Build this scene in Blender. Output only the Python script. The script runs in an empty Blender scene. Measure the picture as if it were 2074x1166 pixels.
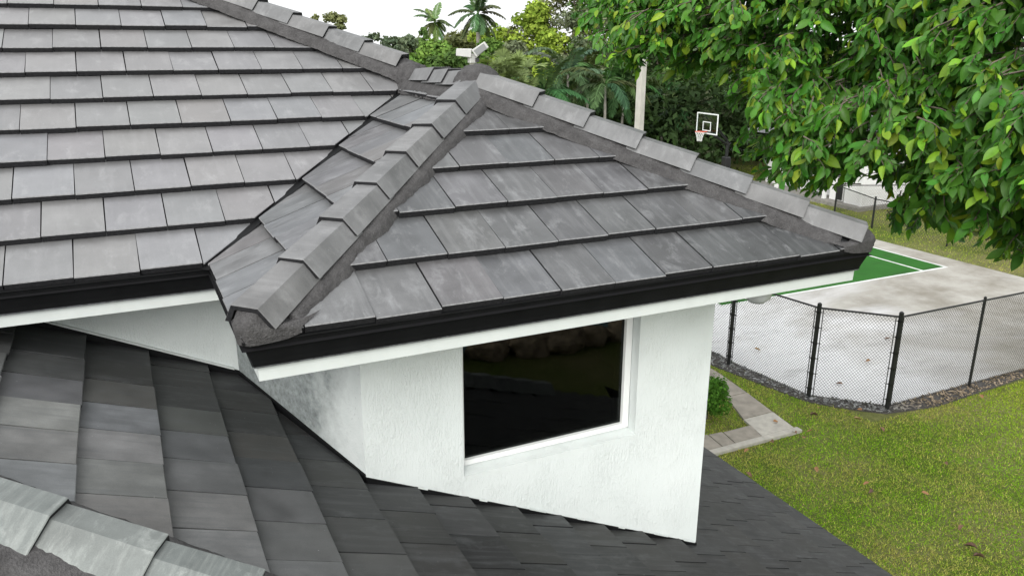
import bpy, bmesh, math, random
import numpy as np
from mathutils import Matrix, Vector, noise as mnoise

random.seed(7); RNG = np.random.default_rng(7)
SC = bpy.context.scene
COL = SC.collection
R = math.radians

# ------------------------------------------------------------------ camera
CAM = np.array([-0.3356, -3.2495, 1.1644])
PITCH, YAW, ROLL, FPX = 0.3003, 0.4528, 0.0026, 1609.2
_f = np.array([math.sin(YAW)*math.cos(PITCH), math.cos(YAW)*math.cos(PITCH), -math.sin(PITCH)])
_r = np.array([math.cos(YAW), -math.sin(YAW), 0.0]); _u = np.cross(_r, _f)
_r2 = math.cos(ROLL)*_r + math.sin(ROLL)*_u; _u2 = -math.sin(ROLL)*_r + math.cos(ROLL)*_u
cam_d = bpy.data.cameras.new('camera'); cam = bpy.data.objects.new('camera', cam_d); COL.objects.link(cam)
cam.matrix_world = Matrix(((_r2[0], _u2[0], -_f[0], CAM[0]), (_r2[1], _u2[1], -_f[1], CAM[1]), (_r2[2], _u2[2], -_f[2], CAM[2]), (0, 0, 0, 1)))
cam_d.sensor_width = 36; cam_d.lens = 36*FPX/2074; cam_d.clip_start = .05; cam_d.clip_end = 3000
SC.camera = cam

# ------------------------------------------------------------------ sky, sun, exposure
SUN_EL, SUN_AZ = R(34), R(-140)          # azimuth from +y towards +x
world = bpy.data.worlds.new('World'); SC.world = world; world.use_nodes = True
nt = world.node_tree; nt.nodes.clear()
sky = nt.nodes.new('ShaderNodeTexSky'); sky.sky_type = 'NISHITA'; sky.sun_disc = False
sky.sun_elevation = SUN_EL; sky.sun_rotation = SUN_AZ; sky.air_density = 1.0; sky.dust_density = 6.0; sky.ozone_density = 1.0
hs = nt.nodes.new('ShaderNodeHueSaturation'); hs.inputs['Saturation'].default_value = .10; hs.inputs['Value'].default_value = 1.0
mixw = nt.nodes.new('ShaderNodeMix'); mixw.data_type = 'RGBA'; mixw.inputs['Factor'].default_value = .72
mixw.inputs['B'].default_value = (7.6, 7.75, 7.8, 1)      # the even white of the cloud deck
bg = nt.nodes.new('ShaderNodeBackground'); bg.inputs['Strength'].default_value = .13
wo = nt.nodes.new('ShaderNodeOutputWorld')
nt.links.new(sky.outputs['Color'], hs.inputs['Color']); nt.links.new(hs.outputs['Color'], mixw.inputs['A'])
nt.links.new(mixw.outputs['Result'], bg.inputs['Color']); nt.links.new(bg.outputs[0], wo.inputs[0])
sun_d = bpy.data.lights.new('sun', 'SUN'); sun_d.energy = 1.35; sun_d.angle = R(48); sun_d.color = (1, .97, .92)
sun = bpy.data.objects.new('sun', sun_d); COL.objects.link(sun)
sun.rotation_euler = Vector((-math.sin(SUN_AZ)*math.cos(SUN_EL), -math.cos(SUN_AZ)*math.cos(SUN_EL), -math.sin(SUN_EL))).to_track_quat('-Z', 'Y').to_euler()
SC.view_settings.view_transform = 'Standard'; SC.view_settings.look = 'None'; SC.view_settings.gamma = 1; SC.view_settings.use_curve_mapping = False
SC.view_settings.exposure = 0.74
SC.render.engine = 'CYCLES'

# ------------------------------------------------------------------ helpers
def tag(o, label=None, cat=None, group=None, kind=None):
    if label: o['label'] = label
    if cat: o['category'] = cat
    if group: o['group'] = group
    if kind: o['kind'] = kind
    return o

def mesh_from(name, V, F, smooth=False, mats=(), midx=None):
    me = bpy.data.meshes.new(name)
    me.from_pydata([tuple(map(float, v)) for v in V], [], [tuple(int(i) for i in f) for f in F])
    for m in mats: me.materials.append(m)
    if midx is not None: me.polygons.foreach_set('material_index', np.asarray(midx, dtype=np.int32))
    if smooth: me.polygons.foreach_set('use_smooth', np.ones(len(me.polygons), dtype=bool))
    me.update(); return me

def fast_mesh(name, V, nper, mats=(), cols=None, smooth=False, F=None):
    """V (n,3); faces are consecutive runs of nper vertices, or F (m,nper)."""
    V = np.asarray(V, dtype=np.float32); me = bpy.data.meshes.new(name)
    idx = np.arange(len(V), dtype=np.int32) if F is None else np.asarray(F, dtype=np.int32).ravel()
    nf = len(idx)//nper
    me.vertices.add(len(V)); me.vertices.foreach_set('co', V.ravel())
    me.loops.add(len(idx)); me.loops.foreach_set('vertex_index', idx)
    me.polygons.add(nf); me.polygons.foreach_set('loop_start', np.arange(0, len(idx), nper, dtype=np.int32))
    try: me.polygons.foreach_set('loop_total', np.full(nf, nper, dtype=np.int32))
    except Exception: pass
    if cols is not None:
        a = me.attributes.new('leafcol', 'FLOAT_COLOR', 'POINT')
        c = np.ones((len(V), 4), dtype=np.float32); c[:, :3] = cols; a.data.foreach_set('color', c.ravel())
    for m in mats: me.materials.append(m)
    if smooth: me.polygons.foreach_set('use_smooth', np.ones(nf, dtype=bool))
    me.update(calc_edges=True); me.validate(); return me

def obj(name, me, parent=None, M=None):
    o = bpy.data.objects.new(name, me); COL.objects.link(o)
    if parent is not None:
        o.parent = parent
        loc = parent.get('_w')
        if loc is not None: o.matrix_parent_inverse = Matrix.Translation((-loc[0], -loc[1], -loc[2]))
    if M is not None: o.matrix_basis = M
    return o

def thing(name, loc, label, cat, group=None):
    o = bpy.data.objects.new(name, None); COL.objects.link(o); o.location = loc; o.empty_display_size = .1
    o['_w'] = [float(v) for v in loc]
    return tag(o, label, cat, group)

class MB:
    def __init__(s): s.V = []; s.F = []
    def add(s, V, F):
        b = len(s.V); s.V += [tuple(v) for v in V]; s.F += [tuple(i+b for i in f) for f in F]; return s
    def box(s, lo, hi):
        x0, y0, z0 = lo; x1, y1, z1 = hi
        return s.add([(x0,y0,z0),(x1,y0,z0),(x1,y1,z0),(x0,y1,z0),(x0,y0,z1),(x1,y0,z1),(x1,y1,z1),(x0,y1,z1)],
                     [(3,2,1,0),(4,5,6,7),(0,1,5,4),(1,2,6,5),(2,3,7,6),(3,0,4,7)])
    def obox(s, c, ax, ay, az):           # centre and half axes
        c, ax, ay, az = map(Vector, (c, ax, ay, az))
        P = [c+sx*ax+sy*ay+sz*az for sz in (-1,1) for sx, sy in ((-1,-1),(1,-1),(1,1),(-1,1))]
        return s.add(P, [(3,2,1,0),(4,5,6,7),(0,1,5,4),(1,2,6,5),(2,3,7,6),(3,0,4,7)])
    def tube(s, pts, rad, n=8, cap=True):
        pts = [Vector(p) for p in pts]
        rad = [float(r_) for r_ in rad] if hasattr(rad, '__len__') else [float(rad)]*len(pts)
        V = []; F = []
        prev = None
        for i, p in enumerate(pts):
            d = (pts[min(i+1, len(pts)-1)]-pts[max(i-1, 0)]).normalized()
            if prev is None:
                a = d.cross(Vector((0,0,1)) if abs(d.z) < .9 else Vector((1,0,0))).normalized()
            else:
                a = (prev-d*prev.dot(d)).normalized()
            prev = a; b = d.cross(a)
            for k in range(n):
                t = 2*math.pi*k/n; V.append(p+rad[i]*(math.cos(t)*a+math.sin(t)*b))
        for i in range(len(pts)-1):
            for k in range(n):
                F.append((i*n+k, i*n+(k+1) % n, (i+1)*n+(k+1) % n, (i+1)*n+k))
        if cap:
            F.append(tuple(range(n-1, -1, -1))); F.append(tuple((len(pts)-1)*n+k for k in range(n)))
        return s.add(V, F)
    def prism(s, poly, z0, z1):
        n = len(poly)
        V = [(x, y, z0) for x, y in poly]+[(x, y, z1) for x, y in poly]
        return s.add(V, [tuple(range(n-1, -1, -1)), tuple(range(n, 2*n))]+[(i, (i+1) % n, n+(i+1) % n, n+i) for i in range(n)])
    def build(s, name, mat, parent=None, smooth=False, bevel=0):
        me = mesh_from(name, s.V, s.F, smooth, [mat])
        o = obj(name, me, parent)
        if bevel:
            b = o.modifiers.new('bevel', 'BEVEL'); b.width = bevel; b.segments = 2; b.limit_method = 'ANGLE'
        return o

# ------------------------------------------------------------------ materials
def mat(name):
    m = bpy.data.materials.new(name); m.use_nodes = True
    t = m.node_tree; return m, t, t.nodes['Principled BSDF']
def N(t, typ, **kw):
    n = t.nodes.new(typ)
    for k, v in kw.items():
        if k in n.inputs: n.inputs[k].default_value = v
        else: setattr(n, k, v)
    return n
def ramp(t, fac, stops, interp='LINEAR'):
    r = t.nodes.new('ShaderNodeValToRGB'); r.color_ramp.interpolation = interp
    e = r.color_ramp.elements
    while len(e) > 1: e.remove(e[-1])
    for i, (p, c) in enumerate(stops):
        if len(c) == 3: c = (*c, 1)
        if i == 0: e[0].position = p; e[0].color = c
        else:
            k = e.new(p); k.color = c
    t.links.new(fac, r.inputs['Fac']); return r.outputs['Color']
def mixc(t, fac, a, b, mode='MIX'):
    n = t.nodes.new('ShaderNodeMix'); n.data_type = 'RGBA'; n.blend_type = mode
    for sock, v in ((n.inputs['Factor'], fac), (n.inputs['A'], a), (n.inputs['B'], b)):
        if hasattr(v, 'is_linked') or isinstance(v, bpy.types.NodeSocket): t.links.new(v, sock)
        else: sock.default_value = v if not hasattr(v, '__len__') else ((*v, 1) if len(v) == 3 else v)
    return n.outputs['Result']
def g(v): return (v, v, v)
def noise(t, vec, scale, detail=4, rough=.55, W=None, dist=0):
    n = t.nodes.new('ShaderNodeTexNoise'); n.inputs['Scale'].default_value = scale; n.inputs['Detail'].default_value = detail
    n.inputs['Roughness'].default_value = rough; n.inputs['Distortion'].default_value = dist
    if W is not None: n.noise_dimensions = '4D'; t.links.new(W, n.inputs['W'])
    if vec is not None: t.links.new(vec, n.inputs['Vector'])
    return n.outputs['Fac']
def mapping(t, vec, scale=(1,1,1), rot=(0,0,0)):
    n = t.nodes.new('ShaderNodeMapping'); n.inputs['Scale'].default_value = scale; n.inputs['Rotation'].default_value = rot
    t.links.new(vec, n.inputs['Vector']); return n.outputs['Vector']
def math_(t, op, a, b=0.0):
    n = t.nodes.new('ShaderNodeMath'); n.operation = op
    for s_, v in ((n.inputs[0], a), (n.inputs[1], b)):
        if isinstance(v, bpy.types.NodeSocket): t.links.new(v, s_)
        else: s_.default_value = v
    return n.outputs[0]
def bump(t, b, h, strength=.3, dist=.01):
    n = t.nodes.new('ShaderNodeBump'); n.inputs['Strength'].default_value = strength; n.inputs['Distance'].default_value = dist
    t.links.new(h, n.inputs['Height']); t.links.new(n.outputs['Normal'], b.inputs['Normal'])
def simple(name, col, rough=.6, metallic=0, nscale=0, namt=.15, spec=.5, bmp=0):
    m, t, b = mat(name); b.inputs['Roughness'].default_value = rough; b.inputs['Metallic'].default_value = metallic
    b.inputs['Specular IOR Level'].default_value = spec
    if nscale:
        tc = N(t, 'ShaderNodeTexCoord'); f = noise(t, tc.outputs['Object'], nscale, 5)
        lo = tuple(c*(1-namt) for c in col); hi = tuple(min(1, c*(1+namt)) for c in col)
        t.links.new(ramp(t, f, [(.3, lo), (.7, hi)]), b.inputs['Base Color'])
        if bmp: bump(t, b, f, bmp, .01)
    else: b.inputs['Base Color'].default_value = (*col, 1)
    return m

def tile_material(name, tones, streak, streak_col, blotch, rough, spec=.5, cl=1.0):
    m, t, b = mat(name)
    tc = N(t, 'ShaderNodeTexCoord'); oi = N(t, 'ShaderNodeObjectInfo')
    W = math_(t, 'MULTIPLY', oi.outputs['Random'], 61.0)
    base = ramp(t, oi.outputs['Random'], tones, 'LINEAR')
    v = tc.outputs['Object']
    cloud = noise(t, v, 5.5, 4, .6, W)
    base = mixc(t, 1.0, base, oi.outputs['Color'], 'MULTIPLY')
    c = mixc(t, .8, base, ramp(t, cloud, [(.3, g(1-.38*cl)), (.7, g(1+.32*cl))]), 'MULTIPLY')
    st = noise(t, mapping(t, v, (26, 2.2, 8)), 1.0, 5, .62, W)          # long streaks down the slope
    c = mixc(t, math_(t, 'MULTIPLY', ramp(t, st, [(.50, g(0)), (.68, g(1))]), streak), c, streak_col)
    bl = noise(t, mapping(t, v, (1.5, .8, 1)), 6.5, 7, .74, W, .4)
    c = mixc(t, math_(t, 'MULTIPLY', ramp(t, bl, [(.53, g(0)), (.70, g(1))]), blotch), c, tuple(k*1.15 for k in streak_col))
    fine = noise(t, v, 240, 2, .6)
    c = mixc(t, .35, c, ramp(t, fine, [(.3, g(.75)), (.7, g(1.25))]), 'MULTIPLY')
    spk = noise(t, v, 70, 2, .5, W)
    c = mixc(t, math_(t, 'MULTIPLY', ramp(t, spk, [(.74, g(0)), (.79, g(1))]), .5), c, (.45, .45, .45))
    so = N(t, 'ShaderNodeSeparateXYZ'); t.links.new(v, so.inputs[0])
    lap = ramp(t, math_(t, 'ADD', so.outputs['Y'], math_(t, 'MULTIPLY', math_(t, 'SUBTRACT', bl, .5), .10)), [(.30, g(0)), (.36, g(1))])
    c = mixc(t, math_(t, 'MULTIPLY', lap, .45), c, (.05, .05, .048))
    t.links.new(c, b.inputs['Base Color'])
    rr = ramp(t, cloud, [(.3, g(rough-.06)), (.7, g(rough+.1))]); t.links.new(rr, b.inputs['Roughness'])
    b.inputs['Specular IOR Level'].default_value = spec
    bump(t, b, math_(t, 'ADD', fine, math_(t, 'MULTIPLY', cloud, 2)), .25, .002)
    return m

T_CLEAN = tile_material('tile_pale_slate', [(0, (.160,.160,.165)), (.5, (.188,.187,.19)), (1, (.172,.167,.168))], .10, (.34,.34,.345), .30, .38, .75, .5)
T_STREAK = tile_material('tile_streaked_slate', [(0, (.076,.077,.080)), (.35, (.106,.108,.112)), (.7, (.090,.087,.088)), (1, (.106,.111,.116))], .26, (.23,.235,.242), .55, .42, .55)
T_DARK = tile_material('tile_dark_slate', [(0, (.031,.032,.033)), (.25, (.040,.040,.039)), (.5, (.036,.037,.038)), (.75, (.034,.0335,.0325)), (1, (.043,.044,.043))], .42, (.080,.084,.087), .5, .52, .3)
T_CAP = tile_material('ridge_tile_slate', [(0, (.125,.128,.132)), (.5, (.15,.151,.154)), (1, (.135,.134,.134))], .15, (.32,.32,.325), .3, .55, .4)
T_CAPLOW = tile_material('ridge_tile_weathered', [(0, (.14,.155,.151)), (1, (.17,.183,.177))], .35, (.36,.38,.365), .5, .6, .4)
M_BUTT = simple('tile_butt_shade', (.016,.016,.018), .75, 0, 60, .5, .3)  # shaded butt ends and undersides, their shade put into a near-black colour
M_WORN = simple('tile_worn_arris', (.20,.20,.205), .7, 0, 30, .3, .3)
M_DECK = simple('roof_underlay', (.012,.012,.013), .95, 0, 0, 0, .03)

def stucco_material():
    m, t, b = mat('white_stucco'); tc = N(t, 'ShaderNodeTexCoord'); v = tc.outputs['Object']
    big = noise(t, v, 1.6, 4)
    c = ramp(t, big, [(.3, (.66,.705,.692)), (.7, (.71,.75,.738))])
    t.links.new(c, b.inputs['Base Color']); b.inputs['Roughness'].default_value = .75; b.inputs['Specular IOR Level'].default_value = .3
    w = noise(t, mapping(t, v, (75, 75, 13)), 1.0, 3, .5, None, 1.2)     # dragged trowel ridges
    w2 = noise(t, mapping(t, v, (1, 1, .6)), 55, 4, .6, None, 1.2)
    f = noise(t, v, 150, 2)
    ridge = ramp(t, w, [(.42, g(0)), (.60, g(1))]); ridge2 = ramp(t, w2, [(.48, g(0)), (.62, g(1))])
    h = math_(t, 'ADD', math_(t, 'MULTIPLY', ridge, .55), math_(t, 'ADD', math_(t, 'MULTIPLY', ridge2, .6), math_(t, 'MULTIPLY', f, .25)))
    big2 = noise(t, v, 4, 3)
    h = math_(t, 'MULTIPLY', h, ramp(t, big2, [(.35, g(.25)), (.65, g(1))]))
    bump(t, b, h, .58, .0055); return m
M_STUCCO = stucco_material()

def stained_stucco():
    m, t, b = mat('stained_white_stucco'); tc = N(t, 'ShaderNodeTexCoord'); v = tc.outputs['Object']
    sx = N(t, 'ShaderNodeSeparateXYZ'); t.links.new(v, sx.inputs[0])
    # stain shape: an old damp patch bounded by a ragged line
    n1 = noise(t, v, 7, 5, .6); n2 = noise(t, v, 26, 5, .7)
    x = sx.outputs['X']; z = sx.outputs['Z']
    a = math_(t, 'MULTIPLY', math_(t, 'SUBTRACT', .65, x), 1/.485)              # 0 at the outer corner, 1 at the main wall
    a = math_(t, 'ADD', a, math_(t, 'MULTIPLY', math_(t, 'SUBTRACT', n1, .5), .45))
    zz = math_(t, 'ADD', math_(t, 'SUBTRACT', -.33, z), math_(t, 'MULTIPLY', math_(t, 'SUBTRACT', n2, .5), .12))
    low = math_(t, 'SUBTRACT', math_(t, 'MULTIPLY', a, 1.0), math_(t, 'MULTIPLY', math_(t, 'SUBTRACT', -.75, z), .25))
    mask = mixc(t, 1.0, ramp(t, low, [(.08, g(0)), (.36, g(1))]), ramp(t, zz, [(.02, g(0)), (.16, g(.95))]), 'MULTIPLY')
    stain = ramp(t, n2, [(.3, (.12,.135,.135)), (.75, (.34,.38,.38))])
    c = mixc(t, mask, ramp(t, n1, [(.3, (.62,.665,.655)), (.7, (.70,.74,.73))]), stain)
    spk = noise(t, v, 55, 3, .6)
    c = mixc(t, math_(t, 'MULTIPLY', ramp(t, spk, [(.66, g(0)), (.72, g(1))]), .5), c, (.22,.24,.24))
    t.links.new(c, b.inputs['Base Color']); b.inputs['Roughness'].default_value = .8
    bump(t, b, math_(t, 'ADD', n2, math_(t, 'MULTIPLY', spk, .4)), .5, .008); return m
M_STAIN = stained_stucco()
M_TRIM = simple('white_painted_trim', (.58,.615,.60), .5, 0, 9, .04, .4, .05)
M_FRAME = simple('white_window_frame', (.78,.79,.78), .4, 0, 12, .03)
M_FASCIA = simple('black_metal_fascia', (.0055,.0058,.0064), .62, 0, 7, .3, .18)
M_FLANGE = simple('grey_drip_flange', (.13,.135,.145), .5, .3, 40, .5)
M_BLACK = simple('black_fence_coating', (.011,.012,.012), .5, 0, 0, 0, .4)

def mortar_material():
    m, t, b = mat('dark_mortar'); tc = N(t, 'ShaderNodeTexCoord'); v = tc.outputs['Object']
    n1 = noise(t, v, 14, 6, .7); n2 = noise(t, v, 110, 3, .7)
    t.links.new(mixc(t, .6, ramp(t, n1, [(.3, (.056,.054,.055)), (.72, (.108,.105,.106))]), ramp(t, n2, [(.3, g(.6)), (.7, g(1.3))]), 'MULTIPLY'), b.inputs['Base Color'])
    b.inputs['Roughness'].default_value = .92; b.inputs['Specular IOR Level'].default_value = .2
    n3 = noise(t, v, 42, 4, .7)
    bump(t, b, math_(t, 'ADD', math_(t, 'ADD', n1, n2), n3), 1.0, .009); return m
M_MORTAR = mortar_material()

def glass_material():
    m, t, b = mat('window_glass'); t.nodes.remove(b)
    gl = N(t, 'ShaderNodeBsdfGlossy'); gl.inputs['Roughness'].default_value = .015; gl.inputs['Color'].default_value = (.9,.95,.93,1)
    tr = N(t, 'ShaderNodeBsdfTransparent'); tr.inputs['Color'].default_value = (.30,.31,.30,1)   # grey solar glass
    fr = N(t, 'ShaderNodeFresnel'); fr.inputs['IOR'].default_value = 1.38
    mx = N(t, 'ShaderNodeMixShader'); t.links.new(fr.outputs[0], mx.inputs[0]); t.links.new(tr.outputs[0], mx.inputs[1]); t.links.new(gl.outputs[0], mx.inputs[2])
    t.links.new(mx.outputs[0], t.nodes['Material Output'].inputs['Surface']); return m
M_GLASS = glass_material()

def leaf_material(name, rough=.42, trans=.25, spec=.5, vein=False):
    m, t, b = mat(name)
    a = N(t, 'ShaderNodeAttribute'); a.attribute_name = 'leafcol'
    c = a.outputs['Color']
    if vein:
        tc = N(t, 'ShaderNodeTexCoord'); n = noise(t, tc.outputs['Object'], 22, 4, .6)
        c = mixc(t, .5, c, ramp(t, n, [(.3, g(.7)), (.7, g(1.3))]), 'MULTIPLY')
    t.links.new(c, b.inputs['Base Color']); b.inputs['Roughness'].default_value = rough; b.inputs['Specular IOR Level'].default_value = spec
    if trans:
        tl = N(t, 'ShaderNodeBsdfTranslucent'); t.links.new(mixc(t, 1.0, c, (1.5, 1.5, .6, 1), 'MULTIPLY'), tl.inputs['Color'])
        mx = N(t, 'ShaderNodeMixShader'); mx.inputs[0].default_value = trans
        t.links.new(b.outputs[0], mx.inputs[1]); t.links.new(tl.outputs[0], mx.inputs[2])
        t.links.new(mx.outputs[0], t.nodes['Material Output'].inputs['Surface'])
    return m
M_LEAF = leaf_material('broad_green_leaf', .45, .20, .28, True)
M_FOLI = leaf_material('far_foliage', .7, .15, .08)
M_BLADE = leaf_material('grass_blade', .8, .25, .03)
M_BARK = simple('grey_brown_bark', (.12,.10,.08), .9, 0, 6, .4, .2, .4)
M_PALMBARK = simple('pale_palm_trunk', (.30,.28,.25), .85, 0, 3, .3, .2)

# ------------------------------------------------------------------ house numbers (metres, eave level = 0, ground = -6)
GZ = -6.0
S, RP, D, WB = .4794, .3339, 1.2639, 3.6861        # slope, course step in plan, bay projection, bay width
TW = .314                                           # tile width
TH = math.atan(S); CT, ST = math.cos(TH), math.sin(TH)
EXP = RP/CT
LC = -.8374                                         # lower roof plane: z = LC - S*x
TT = .041                                           # tile thickness
OV = .63                                            # eave overhang
XL, XR = .65, 3.04                                  # bay wall corners
YM = D+.62                                          # main wall
XE = 5.38                                           # lower eave

# ------------------------------------------------------------------ the ground
def ground_material():
    m, t, b = mat('lawn_soil'); tc = N(t, 'ShaderNodeTexCoord'); v = tc.outputs['Object']
    n1 = noise(t, v, .55, 5, .6); n2 = noise(t, v, 9, 5, .65); n3 = noise(t, v, 60, 3, .6)
    c = mixc(t, ramp(t, n1, [(.35, g(0)), (.65, g(1))]), ramp(t, n2, [(.3, (.06,.09,.016)), (.7, (.11,.15,.03))]), ramp(t, n2, [(.3, (.12,.12,.045)), (.7, (.23,.21,.10))]))
    c = mixc(t, .7, c, ramp(t, n3, [(.3, g(.5)), (.7, g(1.4))]), 'MULTIPLY')
    t.links.new(c, b.inputs['Base Color']); b.inputs['Roughness'].default_value = .95; b.inputs['Specular IOR Level'].default_value = .1
    bump(t, b, n3, .6, .03); return m
M_GROUND = ground_material()
gm = MB(); gm.add([(-600,-600,GZ),(900,-600,GZ),(900,1400,GZ),(-600,1400,GZ)], [(0,1,2,3)])
tag(gm.build('ground', M_GROUND), 'green lawn and soil around the house reaching to the trees', 'ground', None, 'structure')

def court_material():
    m, t, b = mat('stained_concrete_slab'); tc = N(t, 'ShaderNodeTexCoord'); v = tc.outputs['Object']
    n1 = noise(t, mapping(t, v, (.16,.34,.3), (0,0,.35)), 1.0, 6, .62, None, .8); n2 = noise(t, v, .8, 6, .65); n3 = noise(t, v, 30, 4, .6)
    sx = N(t, 'ShaderNodeSeparateXYZ'); t.links.new(v, sx.inputs[0])
    dirt = math_(t, 'MULTIPLY', math_(t, 'SUBTRACT', sx.outputs['X'], 15.0), .042)      # dirtier towards the far side
    ma = ramp(t, math_(t, 'ADD', math_(t, 'ADD', math_(t, 'MULTIPLY', n1, .65), math_(t, 'MULTIPLY', n2, .35)), dirt), [(.42, g(0)), (.66, g(1))])
    c = mixc(t, ma, ramp(t, n2, [(.3, (.65,.65,.66)), (.7, (.75,.75,.76))]), ramp(t, n2, [(.3, (.20,.18,.145)), (.7, (.42,.405,.37))]))
    dk = noise(t, mapping(t, v, (.5,1.4,1), (0,0,.2)), 1.0, 6, .65)
    c = mixc(t, math_(t, 'MULTIPLY', ramp(t, dk, [(.55, g(0)), (.75, g(1))]), .45), c, (.24,.235,.225))
    c = mixc(t, .25, c, ramp(t, n3, [(.3, g(.75)), (.7, g(1.2))]), 'MULTIPLY')
    t.links.new(c, b.inputs['Base Color']); b.inputs['Roughness'].default_value = .8; bump(t, b, n3, .2, .004); return m
M_SLAB = court_material()
SLAB = [(13.15,6.82),(24.95,6.82),(24.95,32),(11.95,32),(11.88,9.9),(12.1,7.9)]
sm = MB(); sm.prism(SLAB, GZ-.1, GZ+.03)
tag(sm.build('court_slab', M_SLAB), 'pale stained concrete slab of the sports court', 'court', None, 'structure')
def green_material():
    m, t, b = mat('green_court_paint'); tc = N(t, 'ShaderNodeTexCoord'); v = tc.outputs['Object']
    n = noise(t, v, .5, 6, .6); n2 = noise(t, mapping(t, v, (.5,1.6,1)), 1, 5, .6)
    c = mixc(t, ramp(t, n2, [(.55, g(0)), (.8, g(.75))]), ramp(t, n, [(.3, (.018,.098,.012)), (.7, (.028,.135,.018))]), (.022,.045,.016))
    t.links.new(c, b.inputs['Base Color']); b.inputs['Roughness'].default_value = .85; b.inputs['Specular IOR Level'].default_value = .15; return m
gx0, gx1, gy0, gy1 = 14.35, 23.83, 13.36, 30.0
qm = MB(); qm.box((gx0,gy0,GZ+.026), (gx1,gy1,GZ+.034))
tag(qm.build('court_surface', green_material()), 'green painted playing surface of the sports court', 'court', None, 'structure')
M_LINE = simple('white_court_line', (.62,.63,.62), .7, 0, 3, .15)
lm = MB()
def strip(x0, y0, x1, y1, w_): lm.box((min(x0,x1)-w_/2, min(y0,y1)-w_/2, GZ+.030), (max(x0,x1)+w_/2, max(y0,y1)+w_/2, GZ+.038))
strip(gx0,gy0,gx1,gy0,.09)
for xx in (gx0, gx1, 22.73, 15.45): lm.box((xx-.045, gy0+.05, GZ+.030), (xx+.045, gy1, GZ+.038))
tag(lm.build('court_lines', M_LINE), 'white painted boundary lines of the green court', 'court lines', None, 'structure')

M_PATH = simple('weathered_concrete_path', (.27,.245,.21), .85, 0, 5, .2, .3, .2)
M_PATHB = simple('pale_concrete_edge', (.40,.38,.34), .85, 0, 8, .15, .3, .2)
path = thing('path', (10,7,GZ), 'concrete garden path turning a corner beside the lawn', 'path'); path['kind'] = 'structure'
pieces = [([(9.86,6.86),(10.66,6.86),(10.78,7.55),(10.02,7.55)], M_PATHB), ([(10.03,7.57),(10.78,7.57),(10.95,8.5),(10.42,8.5)], M_PATH),
          ([(10.43,8.52),(10.95,8.52),(11.1,9.6),(10.62,9.6)], M_PATH), ([(10.63,9.62),(11.1,9.62),(11.15,11.2),(10.8,11.2)], M_PATH),
          ([(9.22,6.86),(9.84,6.86),(9.98,7.3),(9.3,7.3)], M_PATH), ([(8.92,6.86),(9.2,6.86),(9.28,7.32),(8.98,7.34)], M_PATH), ([(7.6,6.86),(8.9,6.86),(8.96,7.36),(7.6,7.4)], M_PATH), ([(6,6.86),(7.58,6.86),(7.58,7.4),(6,7.4)], M_PATH)]
for pl, mm in pieces:
    q = MB(); q.prism(pl, GZ-.05, GZ+.055); q.build('path_slab', mm, path, bevel=.008)
q = MB(); q.box((6,6.70,GZ-.05),(10.72,6.845,GZ+.065)); q.build('kerb_edge', M_PATHB, path, bevel=.008)

# mulch strip along the fence
bed = [(11.2,12.2),(11.32,9.98),(11.58,8.75),(11.82,7.68),(12.2,7.16),(12.85,6.56),(14.07,6.33),(17.2,6.50),(27,6.58),(27,6.80),(13.15,6.80),(12.08,7.9),(11.86,9.9),(11.9,12.2)]
M_BED = simple('dark_mulch_soil', (.075,.07,.066), .95, 0, 25, .5, .2, .6)
q = MB(); q.prism(bed, GZ-.05, GZ+.02); tag(q.build('mulch_bed', M_BED), 'narrow dark mulch and slate strip along the fence foot', 'mulch bed', None, 'structure')
def inside(poly, x, y):
    c = np.zeros(len(x), bool); n = len(poly)
    for i in range(n):
        x0, y0 = poly[i]; x1, y1 = poly[(i+1) % n]
        k = ((y0 > y) != (y1 > y)); xi = (x1-x0)*(y-y0)/((y1-y0) if y1 != y0 else 1e-9)+x0
        c ^= k & (x < xi)
    return c
def flakes(n, poly, size, colf, z):
    b = np.array(poly); x = RNG.uniform(b[:,0].min(), min(19, b[:,0].max()), n); y = RNG.uniform(b[:,1].min(), b[:,1].max(), n)
    k = inside(poly, x, y); x, y = x[k], y[k]; n = len(x)
    a = RNG.uniform(0, 2*np.pi, n); l = size*RNG.uniform(.5, 1.3, n); w_ = l*RNG.uniform(.3, .6, n); tl = RNG.normal(0, .35, (n, 2))
    ax = np.stack([np.cos(a)*l, np.sin(a)*l, tl[:,0]*l], 1); ay = np.stack([-np.sin(a)*w_, np.cos(a)*w_, tl[:,1]*w_], 1)
    c = np.stack([x, y, np.full(n, z)+RNG.uniform(0, .03, n)], 1)
    V = np.stack([c-ax-ay*.6, c+ax*.8-ay, c+ax+ay*.7, c-ax*.7+ay], 1).reshape(-1, 3)
    return V, np.repeat(colf(x, n), 4, 0)
def chipcol(x, n):
    t_ = np.clip((x-12.9)/1.2, 0, 1)[:, None]; v = RNG.uniform(.5, 1.6, (n, 1))
    return ((1-t_)*np.array([.23,.235,.245])+t_*np.array([.30,.24,.18]))*v
V, c = flakes(16000, bed, .035, chipcol, GZ+.025)
tag(obj('mulch_chips', fast_mesh('mulch_chips', V, 4, [M_BLADE], c)), 'slate and bark chips lying in the strip by the fence', 'mulch', None, 'stuff')

# ------------------------------------------------------------------ the house
house = thing('house', (2,3,GZ), 'white stucco house with dark slate grey tiled hip roofs and a projecting bay', 'house')

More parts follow.
